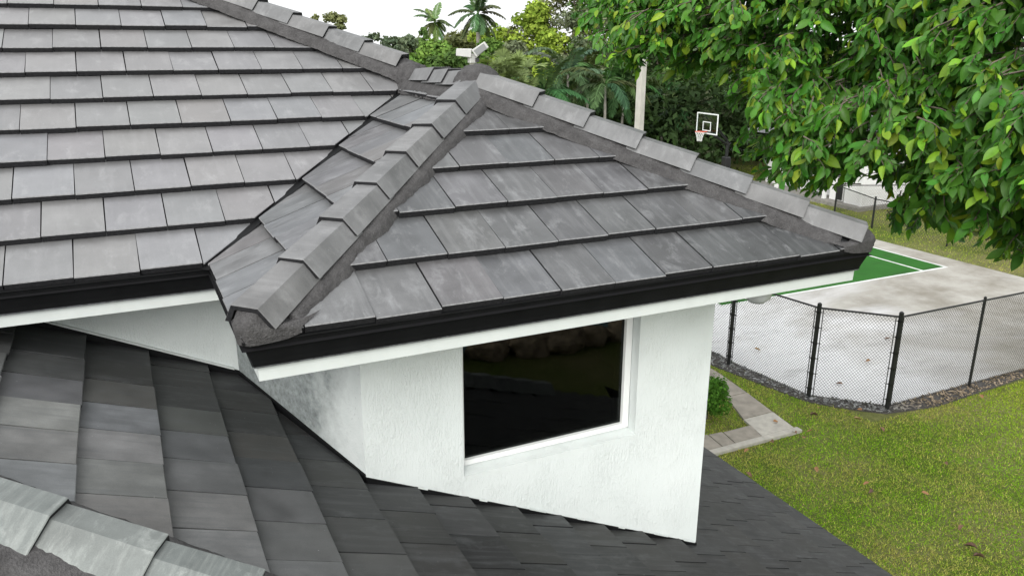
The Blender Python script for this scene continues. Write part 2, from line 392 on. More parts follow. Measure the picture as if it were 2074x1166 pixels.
# tiles -------------------------------------------------------------------
def clip(poly, hp):                       # poly of (x,y) plan points, hp: a*x+b*y<=c
    for a, b, c in hp:
        out = []
        for i in range(len(poly)):
            p, q_ = poly[i], poly[(i+1) % len(poly)]
            dp, dq = a*p[0]+b*p[1]-c, a*q_[0]+b*q_[1]-c
            if dp <= 0: out.append(p)
            if (dp < 0 < dq) or (dq < 0 < dp):
                t_ = dp/(dp-dq); out.append((p[0]+t_*(q_[0]-p[0]), p[1]+t_*(q_[1]-p[1])))
        poly = out
        if len(poly) < 3: return []
    return poly

def tile_mesh(poly, mats, e=EXP):
    """poly in tile coordinates (u,v), v up the slope; tapered slab with a small worn arris along its butt."""
    A = sum(poly[i][0]*poly[(i+1) % len(poly)][1]-poly[(i+1) % len(poly)][0]*poly[i][1] for i in range(len(poly)))
    if A < 0: poly = poly[::-1]
    n = len(poly); h = lambda v: -TT*v/e
    V = []; F = []; MI = []
    ins = .0045
    top = [(u, (v+ins) if v < .003 else v) for u, v in poly]
    for u, v in top: V.append((u, v, h(v)))
    for u, v in poly: V.append((u, v, h(v)-ins))
    for u, v in poly: V.append((u, v, h(v)-TT*.93))
    F.append(tuple(range(n))); MI.append(0)
    for i in range(n):
        j = (i+1) % n; butt = poly[i][1] < .003 and poly[j][1] < .003
        F.append((n+i, n+j, j, i)); MI.append(2 if butt else 0)
        F.append((2*n+i, 2*n+j, n+j, n+i)); MI.append(1)
    F.append(tuple(range(3*n-1, 2*n-1, -1))); MI.append(1)
    return mesh_from('roof_tile', V, F, False, mats, MI)

_full = {}
def tone(x, y, rnd): return 1.0
def lay(parent, O, U, Vv, rows, offs, urange, region, mats, rnd, skip=None, step=None):
    """O plan origin; region half planes in plan xy; U and V plan directions (unit)."""
    O = Vector(O); U3 = Vector(U); V3 = Vector(Vv); Nn = U3.cross(V3)
    for k in rows:
        off = offs[k % len(offs)] if not isinstance(offs, dict) else offs[k]
        j0 = math.floor((urange[0]-off)/TW); j1 = math.ceil((urange[1]-off)/TW)
        for j in range(j0, j1):
            u0 = off+j*TW
            base = O+U3*u0+V3*(k*EXP); dk_ = mats[0] is T_DARK; g_ = .0042 if dk_ else .0028
            rect = [(g_, 0), (TW-g_, 0), (TW-g_, EXP+.05), (g_, EXP+.05)]
            plan = []
            for (u, v) in rect:
                P = base+U3*u+V3*v; plan.append((P.x, P.y))
            cl = clip(plan, region)
            if not cl: continue
            if skip and skip(sum(p[0] for p in cl)/len(cl), sum(p[1] for p in cl)/len(cl)): continue
            mm0 = mats; cxm, cym = sum(p[0] for p in cl)/len(cl), sum(p[1] for p in cl)/len(cl); key = mm0[0].name
            if len(cl) == 4 and max(abs(cl[i][0]-plan[i][0])+abs(cl[i][1]-plan[i][1]) for i in range(4)) < 1e-6:
                if key not in _full: _full[key] = tile_mesh(rect, mm0)
                me = _full[key]
            else:
                uv = []
                vx, vy = V3.x, V3.y; vl = vx*vx+vy*vy
                for (x, y) in cl:
                    dx, dy = x-base.x, y-base.y
                    uv.append((dx*U3.x+dy*U3.y, (dx*vx+dy*vy)/vl))
                ar = abs(sum(uv[i][0]*uv[(i+1) % len(uv)][1]-uv[(i+1) % len(uv)][0]*uv[i][1] for i in range(len(uv))))/2
                if ar < .0012: continue
                me = tile_mesh(uv, mm0)
            jit = Vector((rnd.gauss(0, .0008), rnd.gauss(0, .0036), rnd.gauss(0, .0011 if dk_ else .0018)))
            P = base+U3*jit.x+V3*jit.y+Nn*jit.z
            M = Matrix(((U3.x, V3.x, Nn.x, P.x), (U3.y, V3.y, Nn.y, P.y), (U3.z, V3.z, Nn.z, P.z), (0, 0, 0, 1)))
            M = M @ Matrix.Rotation(rnd.gauss(0, .0035), 4, 'Z') @ Matrix.Rotation(rnd.gauss(0, .0008 if dk_ else .0018), 4, 'Y')
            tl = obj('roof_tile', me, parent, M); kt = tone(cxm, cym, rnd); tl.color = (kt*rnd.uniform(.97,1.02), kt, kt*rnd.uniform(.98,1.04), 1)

# upper roof deck: one folded sheet just under the tiles
dz = -TT-.03
ap = (WB/2, WB/2, S*WB/2+dz); rb = (WB/2, WB/2+D, S*WB/2+dz)
HX, HY = WB/2-4.5, WB/2+D+4.5
hp_ = (HX, HY, S*(HY-D)+dz)
deckV = [(0,0,dz),(WB,0,dz),ap,rb,(0,D,dz),hp_,(-7,D,dz),(-7,HY,S*(HY-D)+dz),(WB,HY+4,dz),(HX,HY+3,S*(HY-D)+dz)]
deck = MB(); deck.add(deckV, [(0,1,2),(0,2,3,4),(6,4,3,5,7),(1,8,5,3,2)])
upper = deck.build('upper_roof', M_DECK, house)
GAP = .016
rnd = random.Random(3)
def tone(x, y, rnd): return rnd.uniform(.86,1.14)*(1.25-.2*x)     # darker to the right: the trees' dim reflection put into tile tone
front_off = {0:.263,1:.112,2:.287,3:.139,4:.304,5:.150}
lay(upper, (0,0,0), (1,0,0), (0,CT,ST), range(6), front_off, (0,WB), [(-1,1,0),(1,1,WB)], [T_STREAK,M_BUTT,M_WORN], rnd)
def tone(x, y, rnd): return rnd.uniform(.93,1.07)
main_off = [.292,.149,.008,.186,.041,.214,.068,.240,.087,.260,.11,.28,.13,.30]
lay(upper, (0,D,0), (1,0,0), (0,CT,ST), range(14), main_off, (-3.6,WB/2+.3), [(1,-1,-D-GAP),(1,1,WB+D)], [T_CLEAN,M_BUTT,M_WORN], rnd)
def tone(x, y, rnd): return rnd.uniform(.9,1.15)*1.25
left_off = [.05,.21,.03,.19,.08,.23]
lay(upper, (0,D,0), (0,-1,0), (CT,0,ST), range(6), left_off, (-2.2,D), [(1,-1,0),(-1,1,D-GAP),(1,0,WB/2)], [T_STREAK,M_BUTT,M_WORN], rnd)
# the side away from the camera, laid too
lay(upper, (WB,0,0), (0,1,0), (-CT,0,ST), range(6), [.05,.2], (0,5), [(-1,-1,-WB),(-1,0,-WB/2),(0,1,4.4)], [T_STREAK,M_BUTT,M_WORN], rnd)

# valley metal
vm = MB()
for sgn in (1,):
    a0, a1 = Vector((-.02,D-.02,-.03)), Vector((WB/2,D+WB/2,S*WB/2-.035))
    pz = Vector((1,-1,0)).normalized()*.03
    vm.add([a0-pz, a0+pz, a1+pz, a1-pz], [(0,1,2,3)])
vm.build('valley_flashing', M_FASCIA, upper)

# ridge and hip caps -------------------------------------------------------
def cap_mesh(mats, L=.43, wb=.126, wt=.066, hh=.070, drop=-.024, tp=.90):
    """x along the cap (0 = lower end), y across, z up; the upper end is narrower and tucks under the next cap."""
    prof = lambda k, dz: [(-wb*k, drop+dz), (-wt*k, hh*k+dz), (wt*k, hh*k+dz), (wb*k, drop+dz)]
    t_ = .023
    V = []; F = []; MI = []
    def ring(x, k, dz, inner=False):
        pr = prof(k, dz)
        if inner: pr = [(pr[0][0]+t_*1.2, pr[0][1]), (pr[1][0]+t_*.45, pr[1][1]-t_), (pr[2][0]-t_*.45, pr[2][1]-t_), (pr[3][0]-t_*1.2, pr[3][1])]
        b = len(V); V.extend((x, y, z) for y, z in pr); return b
    bev = .004
    r0 = ring(0, .985, -.001); r1 = ring(bev, 1, 0); r2 = ring(L, tp, -.022); i0 = ring(0, .985, -.001, True); i1 = ring(L, tp, -.022, True)
    for a in range(3):
        F.append((r0+a, r1+a, r1+a+1, r0+a+1)); MI.append(2)
        F.append((r1+a, r2+a, r2+a+1, r1+a+1)); MI.append(0)
        F.append((i0+a, r0+a, r0+a+1, i0+a+1)); MI.append(1)
        F.append((i1+a, i0+a, i0+a+1, i1+a+1)); MI.append(1)
        F.append((r2+a, i1+a, i1+a+1, r2+a+1)); MI.append(1)
    for e in (0, 3): F.append((r0+e, i0+e, i1+e, r2+e, r1+e) if e == 0 else (r1+e, r2+e, i1+e, i0+e, r0+e)); MI.append(1)
    me = mesh_from('ridge_tile', V, F, False, mats, MI)
    bm = bmesh.new(); bm.from_mesh(me); bmesh.ops.recalc_face_normals(bm, faces=bm.faces); bm.to_mesh(me); bm.free(); return me
CAPM = cap_mesh([T_CAP, M_BUTT, T_CAP]); CAPL = cap_mesh([T_CAPLOW, M_BUTT, T_CAPLOW], .44, .16, .058, .085, -.03, .9)

def caps(parent, P0, P1, t0, n, step, me, lift0=0, lift1=0, upn=None, scale=1, roll=0, seed=1):
    P0, P1 = Vector(P0), Vector(P1); X = (P1-P0).normalized()
    Y = Vector((0,0,1)).cross(X).normalized(); Z = X.cross(Y)
    rr = random.Random(seed); L = (P1-P0).length
    for i in range(n):
        s_ = t0+i*step; P = P0+X*s_+Z*(lift0+(lift1-lift0)*s_/L)
        M = Matrix(((X.x,Y.x,Z.x,P.x),(X.y,Y.y,Z.y,P.y),(X.z,Y.z,Z.z,P.z),(0,0,0,1)))
        M = M @ Matrix.Rotation(roll+rr.gauss(0,.016), 4, 'X') @ Matrix.Rotation(-.006+rr.gauss(0,.004), 4, 'Y') @ Matrix.Rotation(rr.gauss(0,.008), 4, 'Z')
        if scale != 1: M = M @ Matrix.Scale(scale, 4)
        obj('ridge_tile', me, parent, M)

HS = S*WB/2
EL, ER, AP, RB = (0,0,0), (WB,0,0), (WB/2,WB/2,HS), (WB/2,WB/2+D,HS)
HL = math.dist(EL, AP); st_ = .371
caps(upper, EL, AP, .075, 7, st_, CAPM, .030, .012, seed=2)
caps(upper, ER, AP, .085, 7, .365, CAPM, .026, .068, seed=3)
caps(upper, AP, RB, .0, 3, .285, CAPM, .030, .034, seed=4)
caps(upper, RB, hp_, .10, 15, .345, CAPM, .090, .112, seed=5)

# mortar bedding -----------------------------------------------------------
def mortar_strip(name, parent, P0, P1, t0, t1, wout, hin, hout, fall, seed=0, z0=0., z1=0.):
    """rough bedding under a line of caps: a rounded bank on each side of the line, draped over the tile planes."""
    P0, P1 = Vector(P0), Vector(P1); X = (P1-P0).normalized(); Y = Vector((0,0,1)).cross(X).normalized(); Z = X.cross(Y)
    n = int((t1-t0)/.016)+2; prof = [-1, -.93, -.84, -.74, -.64, -.5, 0, .5, .64, .74, .84, .93, 1]
    V = []; F = []; L = (P1-P0).length
    for i in range(n):
        s_ = t0+(t1-t0)*i/(n-1)
        wl = wout*(1+.09*mnoise.noise((s_*5.5, seed*7.3, 1))+.055*mnoise.noise((s_*21, seed, 5))+.03*mnoise.noise((s_*60, seed, 3)))
        wr = wout*(1+.09*mnoise.noise((s_*5.5, seed*7.3, 9))+.055*mnoise.noise((s_*21, seed, 15))+.03*mnoise.noise((s_*60, seed, 13)))
        for a in prof:
            q_ = a*(wl if a < 0 else wr)
            ab = abs(a); hgt = hin*(1-ab)**.75+hout*(1-ab**6)
            z = -fall*abs(q_)+hgt+.0035*mnoise.noise((s_*17, a*7, seed))+.0035*mnoise.noise((s_*62, a*19, seed))
            if ab == 1: z = -fall*abs(q_)-.04
            V.append(P0+X*s_+Y*q_+Z*(z+z0+(z1-z0)*s_/L))
    m_ = len(prof)
    for i in range(n-1):
        for a in range(m_-1): F.append((i*m_+a, (i+1)*m_+a, (i+1)*m_+a+1, i*m_+a+1))
    F.append(tuple(range(m_))); F.append(tuple((n-1)*m_+a for a in range(m_-1, -1, -1)))
    return obj(name, mesh_from(name, V, F, True, [M_MORTAR]), parent)
FALL = S/math.sqrt(2)
mortar_strip('mortar', upper, EL, AP, .20, HL+.05, .168, .034, .008, FALL, 1)
mortar_strip('mortar', upper, ER, AP, .20, HL+.05, .165, .040, .010, FALL, 2, 0, .03)
mortar_strip('mortar', upper, AP, RB, -.05, D+.05, .165, .040, .012, S, 3, 0, .01)
mortar_strip('mortar', upper, RB, hp_, -.1, 5.0, .155, .06, .015, FALL, 4, .055, .07)

def lump(name, parent, pts, disp=.010, cuts=3, seed=0, m_=M_MORTAR, smooth_it=2):
    bm = bmesh.new()
    for p in pts: bm.verts.new(p)
    r_ = bmesh.ops.convex_hull(bm, input=bm.verts)
    bmesh.ops.delete(bm, geom=[v for v in bm.verts if not v.link_faces], context='VERTS')
    bmesh.ops.triangulate(bm, faces=bm.faces)
    bmesh.ops.subdivide_edges(bm, edges=bm.edges, cuts=cuts, use_grid_fill=True)
    bmesh.ops.triangulate(bm, faces=bm.faces)
    for _ in range(smooth_it): bmesh.ops.smooth_vert(bm, verts=bm.verts, factor=.5, use_axis_x=True, use_axis_y=True, use_axis_z=True)
    bm.normal_update()
    for v in bm.verts:
        p = v.co; v.co = p+v.normal*(disp*mnoise.noise(p*14+Vector((seed,0,0)))+disp*.5*mnoise.noise(p*45))
    me = bpy.data.meshes.new(name); bm.to_mesh(me); bm.free(); me.materials.append(m_)
    me.polygons.foreach_set('use_smooth', np.ones(len(me.polygons), dtype=bool))
    return obj(name, me, parent)
# plugs closing the lowest cap of each hip: a skin from the cap's end profile down to the two eave edges
def plug(mirror, lift, seed):
    X = (Vector(AP)-Vector(EL)).normalized(); Y = Vector((0,0,1)).cross(X).normalized(); Z = X.cross(Y)
    A = [X*t+Y*q+Z*z for t, q, z in ((.24,.165,-.06),(.16,.118,-.055+lift),(.105,.052,.050+lift),(.105,-.052,.050+lift),(.16,-.118,-.055+lift),(.24,-.175,-.045),(.30,-.195,-.055))]
    Cc = [Vector(p) for p in ((-.008,.21,.008),(-.012,.13,.018),(-.013,.035,.022),(.03,-.013,.022),(.12,-.012,.018),(.19,-.010,.012),(.25,-.004,.006))]
    B = [Vector(p) for p in ((-.004,.21,-.034),(-.008,.13,-.044),(-.008,.035,-.047),(.03,-.009,-.047),(.12,-.009,-.043),(.19,-.007,-.036),(.25,-.003,-.020))]
    def samp(L_, t_):
        k = min(len(L_)-2, int(t_*(len(L_)-1))); f_ = t_*(len(L_)-1)-k; return L_[k].lerp(L_[k+1], f_)
    n, m_ = 42, 16; V = []; F = []
    out = Vector((-1,-1,0)).normalized()
    for a in range(n):
        t_ = a/(n-1); p0, pc, p1 = samp(A, t_), samp(Cc, t_), samp(B, t_)
        for b in range(m_):
            f_ = b/(m_-1); p = (p0.lerp(pc, f_/.72) if f_ < .72 else pc.lerp(p1, (f_-.72)/.28))+out*(.020*math.sin(math.pi*f_)*math.sin(math.pi*t_))+Vector((0,0,.012*math.sin(math.pi*f_)*math.sin(math.pi*t_)))
            p = p+out*(.0035*mnoise.noise(p*22+Vector((seed,0,0)))+.0028*mnoise.noise(p*70))*math.sin(math.pi*min(1,t_*1.0))
            V.append((WB-p.x if mirror else p.x, p.y, p.z))
    for a in range(n-1):
        for b in range(m_-1):
            q_ = (a*m_+b, a*m_+b+1, (a+1)*m_+b+1, (a+1)*m_+b); F.append(q_ if mirror else q_[::-1])
    return obj('mortar', mesh_from('mortar', V, F, True, [M_MORTAR]), upper)
plug(False, .028, 1); plug(True, .026, 5)
# apex and ridge-end lumps
a_ = Vector(AP)
lump('mortar', upper, [a_+Vector((.05+.18*math.cos(t)*q, .03+.17*math.sin(t)*q, z)) for q, z in ((1,-.05),(.95,.02),(.78,.085),(.48,.122),(.15,.135)) for t in np.linspace(0, 2*math.pi, 12)[:-1]], .009, 4, 2, M_MORTAR, 3)
b_ = Vector(RB)
lump('mortar', upper, [b_+Vector((-.03+.13*math.cos(t)*q, -.02+.20*math.sin(t)*q, z)) for q, z in ((1,-.05),(.9,.05),(.6,.11),(.2,.125)) for t in np.linspace(0, 2*math.pi, 10)[:-1]], .008, 4, 3, M_MORTAR, 3)

# eave metal, frieze, soffit --------------------------------------------------
def loft(path_, prof, close=False):
    """path_ function(o) -> list of plan points for inward offset o; prof list of (o,z)."""
    V = []; F = []
    rows_ = [path_(o) for o, z in prof]; n = len(rows_[0])
    for (o, z), r_ in zip(prof, rows_):
        V += [(x, y, z) for x, y in r_]
    for i in range(len(prof)-1):
        for k in range(n-1): F.append((i*n+k, i*n+k+1, (i+1)*n+k+1, (i+1)*n+k))
    return V, F
eave = lambda o: [(-7,D+o), (o,D+o), (o,o), (WB-o,o), (WB-o,9)]
V, F = loft(eave, [(.05,-.030),(.004,-.032),(.004,-.040),(.012,-.046),(.018,-.07),(.028,-.10),(.040,-.135),(.046,-.158),(.040,-.160),(.10,-.161)])
fo = obj('fascia', mesh_from('fascia', V, F, False, [M_FASCIA]), house)
V, F = loft(eave, [(.047,-.150),(.047,-.170),(.10,-.171)])
obj('drip_flange', mesh_from('drip_flange', V, F, False, [M_FLANGE]), house)
V, F = loft(eave, [(.064,-.165),(.066,-.238),(.10,-.239)])
obj('frieze_board', mesh_from('frieze_board', V, F, False, [M_TRIM]), house)
sof = MB(); zs = -.2365
sof.add([(-7,D+.066,zs),(.066,D+.066,zs),(.066,.066,zs),(WB-.066,.066,zs),(WB-.066,9,zs),(WB-.066-1.2,9,zs),(WB-1.2,1.3,zs),(1.2,1.3,zs),(1.2,D+1.2,zs),(-7,D+1.2,zs)],
        [(0,1,8,9),(1,2,7,8),(2,3,6,7),(3,4,5,6)])
sof.build('soffit', M_TRIM, house)

# walls ------------------------------------------------------------------------
WX0, WX1, WZ0, WZ1 = 1.238, 2.452, -1.300, -.30
wm = MB(); zb = -4.2; zt = -.230
y0, y1 = OV, OV+.16
def quad(m_, a, b, c, d): m_.add([a,b,c,d], [(0,1,2,3)])
# front face with opening
for (xa, xb, za, zb_) in ((XL,WX0,zb,zt),(WX1,XR,zb,zt),(WX0,WX1,zb,WZ0),(WX0,WX1,WZ1,zt)):
    quad(wm, (xa,y0,za),(xb,y0,za),(xb,y0,zb_),(xa,y0,zb_))
quad(wm,(WX0,y0,WZ0),(WX0,y1,WZ0+.03),(WX0,y1,WZ1),(WX0,y0,WZ1)); quad(wm,(WX1,y1,WZ0+.03),(WX1,y0,WZ0),(WX1,y0,WZ1),(WX1,y1,WZ1))
quad(wm,(WX0,y1,WZ1),(WX1,y1,WZ1),(WX1,y0,WZ1),(WX0,y0,WZ1))
quad(wm,(WX0,y0,WZ0),(WX1,y0,WZ0),(WX1,y1,WZ0+.03),(WX0,y1,WZ0+.03))       # sloping sill
quad(wm,(XR,y0,zb),(XR,9,zb),(XR,9,zt),(XR,y0,zt))
wall_bay = wm.build('bay_wall', M_STUCCO, house)
CHX, CHY = .165, YM
cm = MB(); quad(cm,(CHX,CHY,zb),(XL,OV,zb),(XL,OV,zt),(CHX,CHY,zt)); cm.build('angled_wall', M_STAIN, house)
mm_ = MB(); quad(mm_,(-7,YM,zb),(CHX,YM,zb),(CHX,YM,zt),(-7,YM,zt)); mm_.build('main_wall', M_STUCCO, house)
lw = MB(); quad(lw,(4.85,-2.6,GZ),(4.85,10,GZ),(4.85,10,-3.2),(4.85,-2.6,-3.2)); quad(lw,(4.85,10,GZ),(-7,10,GZ),(-7,10,-3.0),(4.85,10,-3.0)); lw.build('ground_floor_wall', M_STUCCO, house)

# window --------------------------------------------------------------------------
yf = OV+.075
wf = MB(); fz0, fz1 = WZ0+.022, WZ1-.003
fx0, fx1 = WX0+.004, WX1-.004
fw = .034
wf.box((fx0,yf,fz0),(fx0+fw,yf+.06,fz1)); wf.box((fx1-fw-.012,yf,fz0),(fx1,yf+.06,fz1)); wf.box((fx0+fw,yf,fz0),(fx1-fw-.012,yf+.06,fz0+fw)); wf.box((fx0+fw,yf,fz1-fw),(fx1-fw-.012,yf+.06,fz1))
win = wf.build('window', M_FRAME, house, bevel=.004)
gf = MB(); gx_0, gx_1, gz_0, gz_1 = fx0+fw, fx1-fw-.012, fz0+fw, fz1-fw
q = MB(); q.box((gx_0+.001,yf+.028,gz_0+.001),(gx_1-.001,yf+.034,gz_1-.001)); q.build('pane', M_GLASS, win)
q = MB()                                                    # bronze spacer behind the glass
for bx_ in (((gx_0,yf+.036,gz_0),(gx_0+.014,yf+.055,gz_1)),((gx_1-.05,yf+.036,gz_0),(gx_1,yf+.055,gz_1)),((gx_0+.015,yf+.036,gz_0),(gx_1-.051,yf+.055,gz_0+.05))): q.box(*bx_)
q.build('inner_frame', simple('bronze_inner_frame', (.05,.042,.03), .5), win)
# dark room behind
M_ROOM = simple('dim_room', (.022,.021,.02), .9, 0, 3, .5)
q = MB(); rx0, rx1, ry0, ry1, rz0, rz1 = 1.0, 2.98, OV+.17, 3.6, -1.33, -.26
quad(q,(rx0,ry1,rz0),(rx1,ry1,rz0),(rx1,ry1,rz1),(rx0,ry1,rz1)); quad(q,(rx0,ry0,rz0),(rx0,ry1,rz0),(rx0,ry1,rz1),(rx0,ry0,rz1)); quad(q,(rx1,ry0,rz0),(rx1,ry1,rz0),(rx1,ry1,rz1),(rx1,ry0,rz1))
quad(q,(rx0,ry0,rz0),(rx1,ry0,rz0),(rx1,ry1,rz0),(rx0,ry1,rz0)); quad(q,(rx0,ry0,rz1),(rx1,ry0,rz1),(rx1,ry1,rz1),(rx0,ry1,rz1))
q.build('room', M_ROOM, house)
# soffit light under the right overhang
q = MB(); sl = Vector((2.985,.2,zs))
pts = [(0.0,0),(.085,0.0),(.085,-.03),(.076,-.065),(.045,-.092),(0.0,-.10)]
VV = []; FF = []
for i, (r_, z_) in enumerate(pts):
    for k in range(14):
        t_ = 2*math.pi*k/14; VV.append((sl.x+r_*math.cos(t_), sl.y+r_*math.sin(t_), sl.z+z_-.001))
for i in range(len(pts)-1):
    for k in range(14): FF.append((i*14+k, (i+1)*14+k, (i+1)*14+(k+1) % 14, i*14+(k+1) % 14))
q.add(VV, FF); q.build('soffit_light', simple('pale_grey_dome', (.42,.44,.43), .4), house, smooth=True)

# lower roof ----------------------------------------------------------------------
HD = Vector((.895,-.446)).normalized()          # its hip line in plan
HP = Vector((-.755,-.315))
hn = Vector((-HD.y, HD.x))                      # towards the big plane
def lowz(x): return LC-S*x
ld_ = MB()
hA = HP-HD*2.2; hB = HP+HD*8.2
dzl = -TT-.03
def lv(x, y): return (x, y, lowz(x)+dzl)
ld_.add([lv(hA.x,hA.y), lv(hB.x,hB.y), lv(XE-.03,hB.y), lv(XE-.03,9.5), lv(-1.25,9.5), lv(-1.25,hA.y+1)], [(0,1,2,3,4,5)])
dn2 = Vector((2*HD.x*HD.x-1, 2*HD.x*HD.y))      # downhill direction of the plane beyond the hip
pa, pb = hA-HD*0, hB
za, zb2 = lowz(hA.x)+dzl, lowz(hB.x)+dzl
ld_.add([(hA.x,hA.y,za),(hA.x+dn2.x*7,hA.y+dn2.y*7,za-S*7),(hB.x,hB.y,zb2)], [(0,1,2)])
lower = ld_.build('lower_roof', M_DECK, house)
nrow = 17; x0r = XE-nrow*RP
# courses counted from the eave upwards; joints read off the photograph for the courses at upper left
off_from_top = [.18,.005,.165,.01,.155]
def lrow_off(k): return off_from_top[(nrow-1-k+1) % 2 == 0] if False else None
rows_l = range(0, 22)
RPL = .3235; EXPL = RPL/CT
_save = EXP
XB = [-.665, -.345, -.025]                       # butt lines read at upper left
nb = 17
xe_l = -.025+nb*RPL
offd = {}
for k in range(0, 24):
    c_ = nb-k                                    # 0 is the course whose butt is at x=-.025
    offd[k] = {0:.165, -1:.01, -2:.18, 1:.012, 2:.155}.get(c_, (.165 if c_ % 2 == 0 else .012)+.02*math.sin(c_*2.1))
def skip_l(x, y):
    if x < -1.2 and y > 1.05: return True
    if XL+.05 < x < XR-.25 and y > OV+.2: return True
    if y > YM+.2 and x < XR-.25: return True
    if x <= XL+.05 and y > OV+.2 and (x-CHX) > (XL-CHX)*(YM-y)/(YM-OV)+.35: return True
    return False
EXP = EXPL
def tone(x, y, rnd):                                    # light falloff painted into tile tone: paler at hip, darker at walls and right
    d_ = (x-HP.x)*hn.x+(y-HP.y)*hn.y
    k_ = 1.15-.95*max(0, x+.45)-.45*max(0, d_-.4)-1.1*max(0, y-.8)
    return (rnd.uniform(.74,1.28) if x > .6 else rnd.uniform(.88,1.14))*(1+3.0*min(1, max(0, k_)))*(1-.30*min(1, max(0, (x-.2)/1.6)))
rnd = random.Random(11)
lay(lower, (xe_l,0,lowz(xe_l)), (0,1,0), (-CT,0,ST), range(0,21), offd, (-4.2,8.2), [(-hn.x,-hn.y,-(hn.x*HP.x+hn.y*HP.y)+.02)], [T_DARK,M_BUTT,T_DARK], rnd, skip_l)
# beyond the hip
U2 = Vector((-dn2.y, dn2.x, 0)); V2 = Vector((-dn2.x*CT, -dn2.y*CT, ST))
o2 = Vector((HP.x,HP.y,lowz(HP.x)))-V2*(6*EXPL)
EXP = EXPL
def tone(x, y, rnd): return .9
_full.clear()
lay(lower, o2, U2, V2, range(2,10), [.1,.25], (-1.6,1.6), [(hn.x,hn.y,(hn.x*HP.x+hn.y*HP.y)-.02)], [T_DARK,M_BUTT,T_DARK], rnd)
EXP = _save
hA3 = Vector((hA.x,hA.y,lowz(hA.x))); hB3 = Vector((hB.x,hB.y,lowz(hB.x)))
HPt = 2.2*math.sqrt(1+(S*HD.x)**2)
caps(lower, hB3, hA3, (hB3-hA3).length-HPt-.03-.375*14+.0, 17, .375, CAPL, .0, .0, seed=8)
mortar_strip('mortar', lower, hA3, hB3, 1.0, 6.0, .215, .022, .010, .24, 7)
# eave trim of the lower roof
q = MB(); q.box((XE+.005,-3.35,lowz(XE)-.17),(XE+.03,9.3,lowz(XE)-.035)); q.build('lower_fascia', M_FASCIA, house)
q = MB(); quad(q,(4.8,-2.6,lowz(XE)-.165),(XE+.02,-3.3,lowz(XE)-.165),(XE+.02,9.3,lowz(XE)-.165),(4.8,9.3,lowz(XE)-.165)); q.build('lower_soffit', M_TRIM, house)

# flashing where the lower roof meets the walls
def flash(a, b, nrm, h0=.0, h1=.035, out=.012, m_=M_FASCIA, name='flashing'):
    a, b = Vector(a), Vector(b); n_ = Vector((*nrm,0)).normalized()*out; up = Vector((0,0,h1)); dn_ = Vector((0,0,h0))
    q = MB(); q.add([a+n_+dn_, b+n_+dn_, b+n_+up, a+n_+up, a+up, b+up, a+dn_, b+dn_], [(0,1,2,3),(3,2,5,4),(6,7,1,0),(6,0,3,4),(1,7,5,2)]); q.build(name, m_, house)
P_ = lambda x, y: (x, y, lowz(x))
flash(P_(-1.2,YM), P_(CHX,YM), (0,-1), -.05, .012)
flash((-.9,YM,lowz(-.9)+.013), (CHX-.03,YM,lowz(CHX-.03)+.013), (0,-1), 0, .012, .02, M_TRIM)
flash(P_(CHX,CHY), P_(XL,OV), (-.95,-.35), -.05, .012)
flash(P_(XL,OV), P_(XR,OV), (0,-1), -.06, -.004)
rr = random.Random(4)
for xx in (.98,1.36,1.72,2.05,2.38,2.70,2.97):          # stepped ends of the white counter flashing
    l_ = rr.uniform(.04,.12)
    q = MB(); a = Vector((xx-l_/2,OV-.012,lowz(xx-l_/2)+.004)); b = Vector((xx+l_/2,OV-.012,lowz(xx+l_/2)+.004)); o_ = Vector((rr.uniform(-.01,.01),-rr.uniform(.006,.016),-.002))
    t_ = Vector((0,0,.002))
    q.add([a,b,b+o_,a+o_,a+t_,b+t_,b+o_+t_,a+o_+t_], [(3,2,1,0),(4,5,6,7),(0,1,5,4),(2,3,7,6),(1,2,6,5),(3,0,4,7)]); q.build('flashing', M_TRIM, house)

# ------------------------------------------------------------------ fences
def wire_mesh(mb, A, B, z0, z1, pitch, rad):
    A, B = Vector(A), Vector(B); L = (B-A).length; X = (B-A)/L; H = z1-z0; n_ = Vector((-X.y, X.x, 0))
    slope = 1.15                                     # height gained per metre along
    k = int((L+H/slope)/pitch)
    for sgn in (1,-1):
        for i in range(-int(H/slope/pitch)-1, int(L/pitch)+1):
            s0 = i*pitch; s1 = s0+H/slope
            za, zb_ = 0, H
            if s0 < 0: za = -s0*slope; s0 = 0
            if s1 > L: zb_ -= (s1-L)*slope; s1 = L
            if zb_-za < .02 or s1 <= s0: continue
            if sgn < 0: sa, sb = L-s0, L-s1
            else: sa, sb = s0, s1
            p = A+X*sa+Vector((0,0,z0+za)); q_ = A+X*sb+Vector((0,0,z0+zb_))
            d_ = (q_-p).normalized(); w_ = d_.cross(n_)*rad
            V = [p+w_-n_*rad*.6, p-w_-n_*rad*.6, p+n_*rad, q_+w_-n_*rad*.6, q_-w_-n_*rad*.6, q_+n_*rad]
            mb.add(V, [(0,1,4,3),(1,2,5,4),(2,0,3,5)])
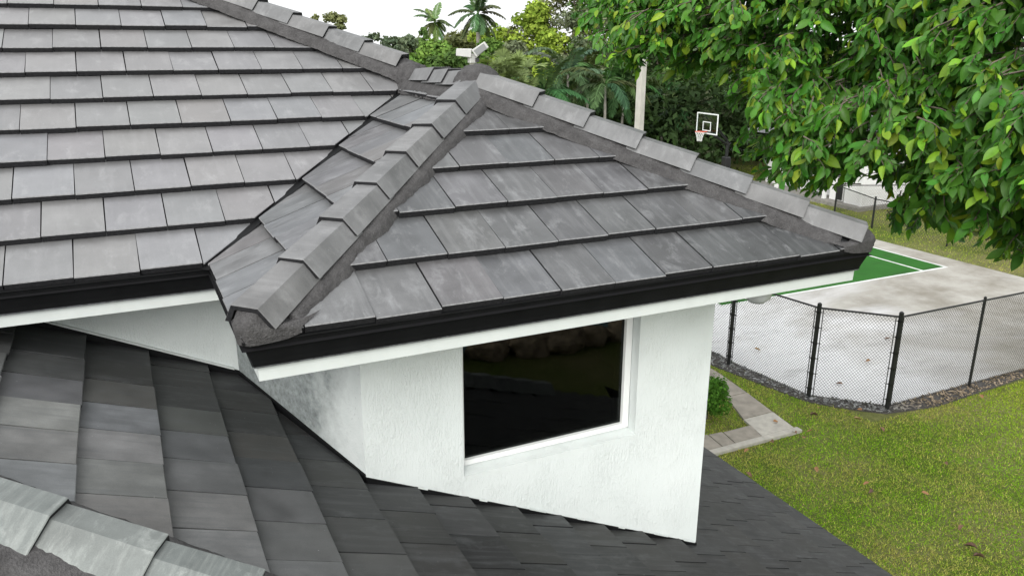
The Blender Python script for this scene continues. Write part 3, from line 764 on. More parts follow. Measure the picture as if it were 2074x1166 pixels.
def chain_fence(name, pts, spacing, h, label, pitch, wr, post_r=.03, corner_r=.045, detail=True):
    A0 = pts[0]
    f = thing(name, (A0[0],A0[1],GZ), label, 'fence')
    wm_ = MB(); corners = set()
    def post(x, y, r_, hh):
        q = MB(); q.tube([(x,y,GZ-.1),(x,y,GZ+hh),(x,y,GZ+hh+r_*.5)], [r_,r_,r_*.45], 10); q.build('post', M_BLACK, f, smooth=False)
    for i in range(len(pts)-1):
        a, b = Vector((*pts[i],0)), Vector((*pts[i+1],0)); L = (b-a).length; X = (b-a)/L; n = max(1, round(L/spacing))
        wire_mesh(wm_, a+X*.06, b-X*.06, GZ+.06, GZ+h-.03, pitch, wr)
        q = MB(); q.tube([a+X*.02+Vector((0,0,GZ+h-.03)), b-X*.02+Vector((0,0,GZ+h-.03))], .021, 8); q.build('top_rail', M_BLACK, f)
        for k in range(1, n):
            p = a+X*(L*k/n); post(p.x, p.y, post_r, h+.04)
        if detail:
            for e, sgn in ((a,1),(b,-1)):
                q = MB(); p = e+X*(.085*sgn); q.tube([p+Vector((0,0,GZ+.06)), p+Vector((0,0,GZ+h-.03))], .009, 6)
                for zz in np.linspace(.22, h-.12, 6):
                    c_ = e+Vector((0,0,GZ+zz)); q.tube([c_+Vector((0,0,-.012)), c_+Vector((0,0,.012))], corner_r+.008, 10)
                    q.tube([c_+X*(corner_r*sgn), c_+X*(.105*sgn)], .008, 6)
                q.build('tension_bar', M_BLACK, f)
    for x, y in pts: post(x, y, corner_r, h+.06)
    o = wm_.build('wire_mesh', M_BLACK, f); o['kind'] = 'stuff'
    return f
chain_fence('chain_link_fence', [(11.35,18.8),(11.70,9.96),(12.02,7.82),(13.05,6.71),(25.6,6.6)], 2.45, 2.03, 'black chain link fence with a cut corner around the concrete court', .064, .0031)
chain_fence('chain_link_fence', [(31.5,19.9),(27.6,21.6),(26.5,18.66),(26.45,8.6)], 2.9, 1.22, 'low black chain link fence in front of the white outbuilding', .12, .003, .03, .04, False)
chain_fence('chain_link_fence', [(16,48),(29.1,41.5),(33.9,37.0),(44,30)], 3.3, 1.75, 'dark fence along the far trees behind the basketball hoop', .14, .004, .03, .04, False)

# ------------------------------------------------------------------ lawn blades
def blades(n, xr, yr, poly_out, h, seed):
    r_ = np.random.default_rng(seed)
    x = r_.uniform(*xr, n); y = r_.uniform(*yr, n)
    k = np.ones(n, bool)
    for P in poly_out: k &= ~inside(P, x, y)
    x, y = x[k], y[k]; n = len(x)
    # patchiness
    gx = np.clip(((x-xr[0])/.12).astype(int), 0, 10**6); gy = np.clip(((y-yr[0])/.12).astype(int), 0, 10**6); nx_, ny_ = gx.max()+1, gy.max()+1
    grid = np.array([[mnoise.noise((a*.12*.55, b_*.12*.55, seed))*1.1+mnoise.noise((a*.12*1.9, b_*.12*1.9, seed+4))*.7+mnoise.noise((a*.12*5, b_*.12*5, seed+9))*.5 for b_ in range(ny_)] for a in range(nx_)]); fx = grid[gx, gy]
    a = r_.uniform(0, 2*np.pi, n); hh = h*r_.uniform(.55, 1.35, n)*(1+.18*fx); ln = r_.uniform(.3, 1.2, n)*hh; w_ = r_.uniform(.004, .008, n)*.9
    dx, dy = np.cos(a), np.sin(a); lift = r_.uniform(.25, .85, n)
    b0 = np.stack([x-dy*w_, y+dx*w_, np.full(n, GZ)], 1); b1 = np.stack([x+dy*w_, y-dx*w_, np.full(n, GZ)], 1)
    tp = np.stack([x+dx*ln, y+dy*ln, GZ+hh*lift], 1)
    V = np.stack([b0, b1, tp], 1).reshape(-1, 3)
    dry = np.clip(.12+.62*fx+r_.normal(0, .28, n), 0, 1)[:, None]
    dry = np.where(r_.random((n,1)) < .06, 1.0, dry)
    yg = np.clip((x[:, None]-13.2)/3.5, 0, 1)*.5
    gcol = np.array([.16,.31,.012])*(1-yg)+np.array([.30,.37,.010])*yg
    c = gcol*(1-dry)+np.array([.50,.45,.14])*dry
    c = c*r_.uniform(.6, 1.5, (n, 1))*(1.05-.22*np.clip(fx[:, None],-1,1))
    return V, np.repeat(c, 3, 0)
pathpoly = [(6,6.7),(10.7,6.7),(10.85,7.6),(11.2,9.6),(11.2,11.2),(10.7,11.2),(10.4,8.5),(9.95,7.3),(6,7.4)]
V, c = blades(430000, (5.0,18.5), (-3.5,10.5), [SLAB, bed, pathpoly], .046, 5)
k = (V[::3,1] < 6.4) | (V[::3,0] < 12.3); k = np.repeat(k, 3); V, c = V[k], c[k]
tag(obj('lawn_grass', fast_mesh('lawn_grass', V, 3, [M_BLADE], c)), 'short patchy green and straw coloured lawn grass', 'grass', None, 'stuff')
V, c = blades(60000, (24.9,40), (8,34), [], .10, 6)
tag(obj('far_grass', fast_mesh('far_grass', V, 3, [M_BLADE], c)), 'rough grass growing beyond the court', 'grass', None, 'stuff')

# fallen leaves on the lawn
def leaf_geo(L, W_, cup, curl, n=5):
    """small cupped leaf along +y, quads"""
    prof = [0, .45, .82, 1, .95, .62, 0]; m_ = len(prof)
    V = []; F = []
    for i, p in enumerate(prof):
        t_ = i/(m_-1); y = L*t_; z = -curl*L*t_*t_; wv = W_*p*.5
        V += [(-wv, y, z+cup*wv), (0, y, z), (wv, y, z+cup*wv)]
    for i in range(m_-1):
        b = i*3; F += [(b, b+1, b+4, b+3), (b+1, b+2, b+5, b+4)]
    return np.array(V), F
dead = []
for k, cc in enumerate(((.30,.16,.07),(.19,.105,.06),(.38,.26,.13),(.12,.065,.045))):
    V, F = leaf_geo(.13+.02*k, .075, .7+.2*k, .25*((k % 2)*2-1))
    me = mesh_from('fallen_leaf', V, F, True, [simple('dry_leaf_%s' % 'abcd'[k], cc, .8, 0, 40, .3)]); dead.append(me)
spots = [(12.15,6.14),(12.11,6.51),(12.41,6.9),(11.78,7.28),(11.34,7.12),(10.49,6.62),(10.55,7.17),(9.1,6.5),(12.12,4.89),(12.02,4.59),(11.26,4.92),(10.14,4.77),(10.01,4.55),(9.32,4.69),(9.04,5.3),(10.59,3.26),(9.6,3.39),(10.0,2.69),(10.24,2.78),(11.09,3.17),(10.89,4.08),(9.84,6.53),(9.77,5.41),(15.19,6.11),(11.33,5.94),(8.65,5.95),(10.5,6.5),(10.72,6.6),(13.1,7.9),(14.6,8.6),(16.4,9.4),(12.9,10.2)]
rr = random.Random(9)
spots = [p for k_, p in enumerate(spots) if k_ not in (8,10,13,14,16,19,24)]
for i, (x, y) in enumerate(spots):
    z = GZ+(.045 if y < 7.5 else .05)
    M = Matrix.Translation((x, y, z+.02)) @ Matrix.Rotation(rr.uniform(0,6.28), 4, 'Z') @ Matrix.Rotation(rr.uniform(-.5,.5), 4, 'Y')
    kc = rr.randrange(4); o = obj('fallen_leaf', dead[kc], None, M)
    cname = ('orange brown', 'dull brown', 'pale tan', 'dark brown')[kc]
    where = 'on the pale concrete court' if y > 7.5 else ('beside the path corner' if math.hypot(x-10.6, y-6.7) < .75 else ('in the grass close to the fence foot' if y > 5.8 and x > 10.9 else ('in the grass just past the roof edge' if x < 9.5 else ('out on the open lawn, upper part' if y > 4.0 else 'out on the open lawn, lower part'))))
    tag(o, 'curled %s dry leaf lying %s' % (cname, where), 'leaf', 'dry leaves fallen on the lawn and court')

# ------------------------------------------------------------------ rock edged pond in front of the house, seen mirrored in the window
m_, t_, b_ = mat('pond_water'); b_.inputs['Base Color'].default_value = (.03,.13,.13,1); b_.inputs['Roughness'].default_value = .1
q = MB(); q.prism([(9.2+3.6*math.cos(a)*(1+.12*math.sin(3*a)), -13+1.7*math.sin(a)*(1+.1*math.cos(2*a))) for a in np.linspace(0, 6.283, 29)[:-1]], GZ-.05, GZ+.012)
tag(q.build('pond_water', m_), 'teal water of the rock edged pond in front of the house', 'pond', None, 'structure')
M_ROCK = simple('tan_boulder', (.33,.26,.18), .9, 0, 5, .5, .2, .6)
rr = random.Random(12)
for i in range(26):
    a = 6.283*i/26; k_ = rr.uniform(1.05,1.25); c_ = Vector((9.2+3.6*k_*math.cos(a)*(1+.12*math.sin(3*a)), -13+1.75*k_*math.sin(a), GZ+.12)); sz = rr.uniform(.26,.52)
    bm = bmesh.new(); bmesh.ops.create_icosphere(bm, subdivisions=3, radius=1)
    for v in bm.verts: v.co = Vector((v.co.x*sz*1.2, v.co.y*sz, v.co.z*sz*.8))*(1+.35*mnoise.noise(v.co*1.4+Vector((i*3.1,0,0)))+.1*mnoise.noise(v.co*4))
    me = bpy.data.meshes.new('boulder'); bm.to_mesh(me); bm.free(); me.materials.append(M_ROCK)
    o = obj('boulder', me, None, Matrix.Translation(c_)); tag(o, 'rough tan boulder on the edge of the pond mirrored in the window', 'rock', 'boulders around the pond')

# ------------------------------------------------------------------ shrub by the path
def clump_cards(centres, radii, n, lsize, colA, colB, seed, aspect=.5, shell=.55, up=.3):
    r_ = np.random.default_rng(seed); C_ = np.array(centres); Rr = np.array(radii, float)
    if Rr.ndim == 1: Rr = np.repeat(Rr[:, None], 3, 1)
    wgt = Rr.prod(1)**.67; idx = r_.choice(len(C_), n, p=wgt/wgt.sum())
    d_ = r_.normal(size=(n, 3)); d_ /= np.linalg.norm(d_, axis=1)[:, None]
    rad = shell+(1-shell)*r_.random(n)**.5; rad *= 1+.12*r_.normal(size=n)
    P = C_[idx]+d_*Rr[idx]*rad[:, None]
    nrm = d_+r_.normal(size=(n, 3))*.7+np.array([0,0,up]); nrm /= np.linalg.norm(nrm, axis=1)[:, None]
    t_ = np.cross(nrm, r_.normal(size=(n, 3))); t_ /= np.linalg.norm(t_, axis=1)[:, None]; b_ = np.cross(nrm, t_)
    l = lsize*r_.uniform(.6, 1.4, n)[:, None]
    V = np.stack([P-t_*l, P+b_*l*aspect-t_*l*.1, P+t_*l, P-b_*l*aspect+t_*l*.1], 1).reshape(-1, 3)
    ctone = r_.uniform(0, 1, len(C_))[idx]
    m_ = np.clip(ctone*.6+r_.normal(0, .22, n)+.2, 0, 1)[:, None]
    c = (np.array(colA)*(1-m_)+np.array(colB)*m_)*r_.uniform(.65, 1.35, (n, 1))
    return V, np.repeat(c, 4, 0)
sh = thing('shrub', (9.42,7.95,GZ), 'small rounded bright green shrub beside the path and the white wall', 'shrub')
cs = [(9.42+dx, 7.95+dy, GZ+z) for dx, dy, z in ((0,0,.45),(.2,-.1,.35),(-.2,.1,.4),(.1,.2,.6),(.12,-.1,.7),(-.15,-.15,.6),(.28,.05,.55),(-.3,0,.6),(0,.3,.5))]
V, c = clump_cards(cs, [.3,.25,.28,.25,.22,.25,.2,.25,.25], 5200, .033, (.035,.10,.012), (.10,.24,.03), 4, .6)
obj('crown', fast_mesh('crown', V, 4, [M_FOLI], c), sh)
q = MB(); q.tube([(9.42,7.95,GZ-.05),(9.42,7.95,GZ+.45)], [.03,.015], 7); q.build('trunk', M_BARK, sh)

# ------------------------------------------------------------------ background trees
def bg_tree(label, x, y, top, width, colA, colB, seed, n=2600, lsize=.22, kind='round', base=None, group=None, name='tree', aspect=.55, low=.25):
    n = int(n*1.5)
    r_ = random.Random(seed); h = top-GZ
    t = thing(name, (x,y,GZ), label, 'tree' if name.endswith('tree') else name.replace('_',' '), group)
    cs = []; rs = []
    zl = GZ+h*low
    for i in range(26):
        a = r_.uniform(0, 6.283); f_ = r_.random()
        z = zl+(top-zl)*f_
        if kind == 'tall': prof = math.sin(math.pi*min(1, f_*.82+.16))**.8
        elif kind == 'flat': prof = .55+.45*math.sin(math.pi*f_)
        else: prof = math.sqrt(max(.05, 1-(f_*1.5-.62)**2))
        rr_ = width/2*prof*r_.uniform(.35, 1.0); cr = width*r_.uniform(.13, .23)
        z = min(z, top-cr*.7)
        cs.append((x+rr_*math.cos(a), y+rr_*math.sin(a), z)); rs.append((cr, cr, cr*r_.uniform(.55, .9)))
    cs.append((x, y, top-width*.13)); rs.append((width*.14,)*3)
    V, c = clump_cards(cs, rs, n, lsize, colA, colB, seed, aspect, .45, .5)
    obj('crown', fast_mesh('crown', V, 4, [M_FOLI], c), t)
    q = MB(); tr = max(.08, h*.018)
    q.tube([(x,y,GZ-.1),(x+r_.uniform(-.2,.2),y,GZ+h*.3),(x+r_.uniform(-.4,.4),y+r_.uniform(-.4,.4),GZ+h*.75)], [tr*1.4,tr,tr*.4], 8)
    for i in range(5):
        c_ = cs[r_.randrange(len(cs))]; z0_ = GZ+h*r_.uniform(.25,.5); q.tube([(x,y,z0_),((x+c_[0])/2,(y+c_[1])/2,(z0_+c_[2])/2+.2),c_], [tr*.6,tr*.4,tr*.15], 6)
    q.build('trunk', M_BARK, t)
    return t
DG = ((.040,.080,.022),(.11,.185,.045)); MG = ((.06,.13,.025),(.165,.27,.055)); YG = ((.13,.21,.025),(.31,.40,.06)); OL = ((.085,.10,.042),(.20,.215,.095)); GR = ((.065,.09,.05),(.17,.195,.115)); FAR = ((.065,.095,.058),(.14,.175,.105)); BK = ((.018,.034,.012),(.06,.095,.032))
# u, top v, width px, depth, colours, label, kind, leaf count
TREES = [      # x, y, height of the top above eave level, crown width, tones, label, habit, leaves, leaf size
 (27.09,106.88,4.76,3.78,OL,'sparse olive tree top showing above the tiled hip, leftmost','round',1500,0.26),
 (26.50,115.31,4.73,2.51,OL,'thin small tree beside the sparse olive one behind the hip','round',800,0.26),
 (38.70,127.24,2.53,4.93,FAR,'dark far tree first in the row seen just over the hip','round',1500,0.34),
 (40.69,123.73,1.92,5.48,FAR,'second dark far tree in the row left of the palms','round',1700,0.34),
 (44.90,128.79,2.27,4.92,FAR,'pale far tree between the dark row and the first palm','round',1500,0.34),
 (31.25,84.34,2.64,1.64,DG,'little dark round tree close left of the first palm','round',900,0.22),
 (23.61,61.94,1.17,4.92,MG,'spreading layered green tree below the first palm','flat',4200,0.22),
 (18.08,43.48,0.60,2.83,DG,'dense dark glossy tree left of the floodlight heads','round',4200,0.15),
 (34.47,80.30,2.21,6.41,OL,'olive green feathery tree between the two palms','round',3200,0.24),
 (25.39,54.17,1.40,2.98,MG,'light green bushy tree behind the floodlight heads','round',2600,0.17),
 (34.44,71.16,2.67,5.82,YG,'yellow green tree right of the second palm','round',3200,0.22),
 (26.35,51.30,1.19,2.88,GR,'grey brown twiggy tree above the fan palm','round',2800,0.14),
 (30.18,55.11,4.14,4.62,YG,'tall yellow green pine like tree rising to the frame top','tall',3800,0.18),
 (34.29,56.44,7.05,9.15,OL,'large brown olive tree at the top behind the hanging leaves','round',5200,0.18),
 (27.06,42.30,3.10,5.28,GR,'grey olive tree between the flowering tree and the leaves','round',4400,0.14),
 (21.55,37.50,1.66,2.02,YG,'bright lime flowering tree right of the fan palm','tall',3800,0.13),
 (35.51,50.70,5.63,8.95,DG,'tall dark tree behind the white square pole','round',5200,0.20),
 (35.20,45.41,3.34,6.26,BK,'very dark tree right of the white square pole','round',5200,0.20),
 (31.00,35.33,-1.41,3.21,GR,'pale grey green feathery tree behind the basketball board','round',3400,0.12),
 (42.74,49.06,4.32,7.71,BK,'deep dark tree behind the basketball hoop','round',5200,0.22),
 (44.85,45.18,2.80,8.20,DG,'dark tree behind the parked car','round',5200,0.22),
 (29.62,39.72,-0.75,4.66,BK,'low black green understory tree behind the pole','round',4200,0.18),
 (34.86,42.11,0.06,5.03,DG,'middle dark tree left of the hoop','round',4200,0.18),
 (47.52,40.59,0.01,9.37,DG,'dark tree behind the white outbuilding roof','round',5200,0.22),
 (42.14,29.04,-0.56,6.86,DG,'dark tree right of the outbuilding','round',5200,0.20),
 (40.11,22.96,-0.80,5.97,MG,'green tree at the right edge beyond the lawn','round',5200,0.20),
]
for i, (x, y, tp_, w_, cc, lab, kd, n, ls) in enumerate(TREES):
    bg_tree(lab, x, y, tp_, w_, cc[0], cc[1], 100+i, n, ls, kd, None, 'trees beyond the court', low=.12)
# low bushes right of the court
for i, (x, y, h, w_, cc, lab) in enumerate([(30.5,13.8,2.6,4.5,DG,'dark tangled bush beyond the court behind the hanging leaves'),(33,17.5,3.2,5,BK,'blackish bush right of the white outbuilding'),(31,9.5,2.8,5,DG,'green bush by the far right end of the court')]):
    bg_tree(lab, x, y, GZ+h, w_, cc[0], cc[1], 300+i, 4200, .12, 'round', None, 'bushes beyond the court', name='bush', low=.0)
# far wood on the horizon
cs = []; rs = []; rr = random.Random(31)
for i in range(240):
    a = rr.uniform(-.55, 1.5); dd = rr.uniform(150, 260); cs.append((math.sin(a)*dd, math.cos(a)*dd-3, GZ+rr.uniform(1, 5))); rs.append((rr.uniform(5,9), rr.uniform(5,9), rr.uniform(2.5,4)))
V, c = clump_cards(cs, rs, 30000, .8, FAR[0], FAR[1], 77, .6, .4, .5)
tag(obj('far_wood', fast_mesh('far_wood', V, 4, [M_FOLI], c)), 'distant belt of trees along the horizon', 'wood', None, 'stuff')
# shadowy undergrowth under the trees
cs = []; rs = []
for i in range(120):
    a = rr.uniform(.46, .82); D_ = rr.uniform(45, 66); cs.append((math.sin(a)*D_, math.cos(a)*D_-3, GZ+rr.uniform(.3, 4.5))); rs.append((rr.uniform(1.2,2.4), rr.uniform(1.2,2.4), rr.uniform(1,2)))
V, c = clump_cards(cs, rs, 26000, .22, BK[0], (.03,.055,.016), 78, .45, .3, .4)
tag(obj('undergrowth', fast_mesh('undergrowth', V, 4, [M_FOLI], c)), 'dense dark undergrowth below the trees beyond the court', 'undergrowth', None, 'stuff')

# palms --------------------------------------------------------------------------------
def frond(base, az, el, L, droop, nleaf, leafl, col, r_, drop_leaf=.6, width=.045):
    """arched rachis with leaflets on both sides; returns quads and colours"""
    V = []; C_ = []
    d = np.array([math.cos(az)*math.cos(el), math.sin(az)*math.cos(el), math.sin(el)]); side = np.array([-math.sin(az), math.cos(az), 0])
    pts = []; p = np.array(base, float); n = 14; cur = d.copy()
    for i in range(n+1):
        pts.append(p.copy()); p = p+cur*L/n; cur = cur+np.array([0,0,-droop/n]); cur /= np.linalg.norm(cur)
    pts = np.array(pts)
    for i in range(n):
        a, b = pts[i], pts[i+1]; w_ = width*.5*(1-i/n)+.01
        V += [a-side*w_, a+side*w_, b+side*w_, b-side*w_]; C_ += [np.array(col)*1.3]*4
    for k in range(nleaf):
        t_ = .12+.88*k/nleaf; i = min(n-1, int(t_*n)); f_ = t_*n-i; q_ = pts[i]*(1-f_)+pts[i+1]*f_; tang = pts[i+1]-pts[i]; tang /= np.linalg.norm(tang)
        ll = leafl*math.sin(math.pi*min(.97, .12+t_*.86))**.6*r_.uniform(.8, 1.15)
        for sg in (-1, 1):
            dv = side*sg*1.0+tang*.75+np.array([0,0,-drop_leaf*r_.uniform(.5,1.3)+.15]); dv /= np.linalg.norm(dv)
            wv = tang*width*1.1
            tip = q_+dv*ll+np.array([0,0,-.25*ll*drop_leaf]); mid = q_+dv*ll*.5
            V += [q_-wv*.5, mid-wv*.9, tip, mid+wv*.9]; cc = np.array(col)*r_.uniform(.6, 1.45); C_ += [cc]*4
    return V, C_
def palm(label, x, y, top, fl, nf, seed, group, col=(.045,.09,.025), trunk_r=.16, leafl=.6, nleaf=46, shaft=True, elr=(-.5,1.3), pal=M_PALMBARK, droop=1.3, width=.05, name='palm_tree'):
    r_ = random.Random(seed); t = thing(name, (x,y,GZ), label, 'palm tree', group)
    q = MB(); h = top-GZ; sh_ = min(1.6, h*.16) if shaft else 0
    q.tube([(x,y,GZ-.1),(x,y,GZ+h*.3),(x+.05,y,GZ+h*.7),(x,y,top-sh_)], [trunk_r*1.25,trunk_r*1.1,trunk_r,trunk_r*.8], 10); q.build('trunk', pal, t, smooth=True)
    if shaft:
        q = MB(); q.tube([(x,y,top-sh_-.02),(x,y,top-sh_*.6),(x,y,top+.1)], [trunk_r*.85,trunk_r*1.0,trunk_r*.4], 10); q.build('crownshaft', simple('green_crownshaft', (.08,.15,.04), .5), t, smooth=True)
    for k in range(nf):
        az = 6.283*k/nf+r_.uniform(-.25,.25); el = elr[0]+(elr[1]-elr[0])*((k*7) % nf)/nf+r_.uniform(-.12,.12)
        V, C_ = frond((x,y,top), az, el, fl*r_.uniform(.85,1.1), droop*r_.uniform(.8,1.2), nleaf, leafl, [c_*r_.uniform(.75,1.3) for c_ in col], r_, width=width)
        obj('frond', fast_mesh('frond', np.array(V), 4, [M_FOLI], np.array(C_)), t)
P = (33.19, 85.92, 3.21); palm('smaller royal palm standing out against the sky, left one', P[0], P[1], P[2], 2.7, 15, 1, 'royal palms', (.10,.155,.06), .2, .65, 40, True, (-.7,1.4), M_PALMBARK, 1.5, .10)
P = (29.29, 64.64, 3.51); palm('larger royal palm standing out against the sky, right one', P[0], P[1], P[2], 2.9, 16, 2, 'royal palms', (.08,.125,.06), .22, .65, 44, True, (-.8,1.4), M_PALMBARK, 1.5, .09)
# areca clump with pale stems
for i, (x, y, z, fl, lab) in enumerate([(21.90,31.79,-0.90,2.9,'areca palm with a pale bare stem and hanging fronds'),(21.31,34.56,-0.46,3.2,'areca palm with arched blue green fronds left of the others'),(23.29,35.81,-0.79,3.0,'areca palm with dark fronds in the middle of the clump'),(25.58,35.70,-1.26,2.8,'areca palm close left of the white square pole'),(19.14,32.98,-1.33,2.6,'low areca palm next to the fan palm'),(29.48,37.10,-1.81,3.2,'dark areca palm right of the white square pole'),(30.21,35.36,-2.45,3.0,'areca palm left of the basketball board')]):
    P = (x, y, z); palm(lab, P[0], P[1], P[2], fl, 13, 20+i, 'areca palms below the trees', (.055,.10,.04) if i != 1 else (.09,.15,.08), .07, .55, 34, False, (-.1,1.35), M_PALMBARK, 1.9, .07)
# fan palm shrub
P = (14.96, 28.59, 0.29); fp = thing('fan_palm', (P[0],P[1],GZ), 'spiky grey green fan palm clump behind the ridge', 'palm tree')
r_ = random.Random(5)
for k in range(90):
    az = r_.uniform(0, 6.283); el = r_.uniform(-.1, 1.45); L_ = r_.uniform(.35, .95); cx_ = np.array([P[0]+r_.gauss(0,.5), P[1]+r_.gauss(0,.5), P[2]-r_.uniform(.0,1.3)])
    d_ = np.array([math.cos(az)*math.cos(el), math.sin(az)*math.cos(el), math.sin(el)]); hub = cx_+d_*L_*.4
    V = []; C_ = []; s1 = np.cross(d_, [0,0,1]); s1 /= np.linalg.norm(s1)+1e-6; s2 = np.cross(s1, d_); cc = np.array([.17,.22,.09])*r_.uniform(.5,1.35)
    V += [cx_-s1*.012, cx_+s1*.012, hub+s1*.012, hub-s1*.012]; C_ += [cc]*4
    for m_ in range(22):
        a = -1.5+3.0*m_/21; dv = d_*math.cos(a)+s1*math.sin(a)+s2*r_.uniform(-.1,.1); ll = r_.uniform(.38,.55); tip = hub+dv*ll+np.array([0,0,-.10*r_.random()]); mid = hub+dv*ll*.55; wv = np.cross(dv, s2); wv /= np.linalg.norm(wv)+1e-6
        V += [hub, mid-wv*.028, tip, mid+wv*.028]; C_ += [cc*r_.uniform(.7,1.4)]*4
    obj('frond', fast_mesh('frond', np.array(V), 4, [M_FOLI], np.array(C_)), fp)
q = MB(); q.tube([(P[0],P[1],GZ-.1),(P[0],P[1],P[2]-.9)], [.16,.13], 9); q.build('trunk', M_BARK, fp)

# ------------------------------------------------------------------ poles and lights
M_WPOLE = simple('pale_concrete_pole', (.55,.53,.49), .7, 0, 4, .1)
M_WHITE = simple('white_metal_housing', (.52,.52,.51), .45, 0, 8, .06)
M_DARKGREY = simple('dark_grey_fitting', (.05,.05,.052), .5)
P = (6.22, 12.08, 0.85)
fl = thing('floodlight_pole', (P[0],P[1],GZ), 'square pole behind the ridge carrying two white box floodlights', 'floodlight')
q = MB(); q.box((P[0]-.045,P[1]-.045,GZ-.1),(P[0]+.045,P[1]+.045,P[2]-.08)); q.build('pole', M_WPOLE, fl, bevel=.008)
q = MB(); q.box((P[0]-.075,P[1]-.075,P[2]-.10),(P[0]+.075,P[1]+.075,P[2]+.08)); q.build('junction_box', M_WHITE, fl, bevel=.01)
q = MB(); q.box((P[0]+.03,P[1]-.11,P[2]-.08),(P[0]+.10,P[1]-.076,P[2]-.0)); q.build('bracket', M_DARKGREY, fl)
rx = Vector((.899, -.437, 0))
for sgn, tilt in ((-1,.10),(1,.62)):
    c0 = Vector(P)+rx*(sgn*.165)+Vector((0,0,.10 if sgn < 0 else .17))
    ax = (rx*math.cos(tilt)*sgn+Vector((0,0,1))*math.sin(tilt)*(1 if sgn > 0 else .6)).normalized()
    az_ = (Vector((0,0,1))-ax*ax.z).normalized(); ay = ax.cross(az_)
    q = MB(); a, b, c_ = ax*.155, ay*.13, az_*.085
    # wedge housing, deeper at the back than at the lens
    V = []
    for sx in (-1,1):
        k_ = 1.0 if sx < 0 else .82
        for sy, sz in ((-1,-1),(1,-1),(1,1),(-1,1)): V.append(c0+a*sx+b*sy*k_+c_*sz*k_)
    q.add(V, [(0,1,2,3),(7,6,5,4),(0,4,5,1),(1,5,6,2),(2,6,7,3),(3,7,4,0)]); hd = q.build('lamp_head', M_WHITE, fl, bevel=.012)
    q = MB(); q.obox(c0+b*.95-c_*.1, a*.78, b*.08, c_*.7); q.build('lens', simple('lamp_lens', (.25,.26,.26), .2), hd)
    q = MB(); q.tube([Vector(P)+Vector((0,0,.04)), c0-a*.8], .022, 8); q.build('arm', M_WHITE, fl)
P = (11.78, 14.14, 1.17); b_ = P
pp = thing('light_pole', (P[0],P[1],GZ), 'tall white square concrete pole rising into the hanging leaves', 'pole')
q = MB(); q.obox((P[0],P[1],(GZ+P[2])/2), (.085,.02,0), (-.02,.085,0), (0,0,(P[2]-GZ)/2)); q.build('shaft', M_WPOLE, pp, bevel=.012)
q = MB(); q.box((P[0]-.10,P[1]-.10,P[2]+.001),(P[0]+.10,P[1]+.10,P[2]+.03)); q.build('cap', M_WPOLE, pp, bevel=.006)

# ------------------------------------------------------------------ basketball hoop
hx, hy = 24.73, 27.64; rimz = -2.95
bh = thing('basketball_hoop', (hx+1.75,hy,GZ), 'basketball hoop with clear white edged board and black padded post', 'basketball hoop')
M_BW = simple('board_white', (.80,.81,.82), .5); M_RIM = simple('orange_rim', (.62,.075,.03), .45); M_NET = simple('net_cord', (.75,.75,.74), .8)
bxx = hx+.38; bw, b0, b1 = .78, rimz-.12, rimz+.86
q = MB(); e = .055
q.box((bxx,hy-bw,b0),(bxx+.03,hy+bw,b0+e)); q.box((bxx,hy-bw,b1-e),(bxx+.03,hy+bw,b1)); q.box((bxx,hy-bw,b0+e),(bxx+.03,hy-bw+e,b1-e)); q.box((bxx,hy+bw-e,b0+e),(bxx+.03,hy+bw,b1-e)); q.build('board_edge', M_BW, bh)
q = MB(); s0_, s1_, t0_, t1_ = hy-.30, hy+.30, rimz+.02, rimz+.46; e = .045
q.box((bxx-.004,s0_,t0_),(bxx+.006,s1_,t0_+e)); q.box((bxx-.004,s0_,t1_-e),(bxx+.006,s1_,t1_)); q.box((bxx-.004,s0_,t0_+e),(bxx+.006,s0_+e,t1_-e)); q.box((bxx-.004,s1_-e,t0_+e),(bxx+.006,s1_,t1_-e)); q.build('target_square', M_BW, bh)
mg, tg, bg_ = mat('clear_acrylic'); tg.nodes.remove(bg_)
a1_ = N(tg, 'ShaderNodeBsdfTransparent'); a1_.inputs['Color'].default_value = (.8,.85,.84,1); a2_ = N(tg, 'ShaderNodeBsdfGlossy'); a2_.inputs['Roughness'].default_value = .05
mx_ = N(tg, 'ShaderNodeMixShader'); mx_.inputs[0].default_value = .05; tg.links.new(a1_.outputs[0], mx_.inputs[1]); tg.links.new(a2_.outputs[0], mx_.inputs[2]); tg.links.new(mx_.outputs[0], tg.nodes['Material Output'].inputs['Surface'])
q = MB(); q.box((bxx+.008,hy-bw+.056,b0+.056),(bxx+.02,hy+bw-.056,b1-.056)); q.build('board_panel', mg, bh)
q = MB(); q.tube([(hx+.23*math.cos(t_), hy+.23*math.sin(t_), rimz) for t_ in np.linspace(0, 2*math.pi, 22)], .014, 6, False); q.obox((hx+.30,hy,rimz-.01), (.09,0,0), (0,.07,0), (0,0,.012)); q.build('rim', M_RIM, bh)
q = MB()
for k in range(12):
    for sg in (1,-1):
        pts_ = []
        for j in range(5):
            f_ = j/4; a = 6.283*k/12+sg*f_*.8; rr_ = .225*(1-f_)+.11*f_-.02*math.sin(math.pi*f_); pts_.append((hx+rr_*math.cos(a), hy+rr_*math.sin(a), rimz-.02-.43*f_))
        q.tube(pts_, .007, 4, False)
q.build('net', M_NET, bh)
q = MB(); px_ = hx+1.75
q.tube([(px_,hy,GZ-.1),(px_,hy,GZ+2.5)], .085, 10); q.build('post', M_BLACK, bh)
q = MB(); q.box((px_-.17,hy-.17,GZ+.02),(px_+.17,hy+.17,GZ+1.75)); q.build('post_pad', simple('black_vinyl_pad', (.014,.014,.016), .4), bh, bevel=.04)
q = MB()
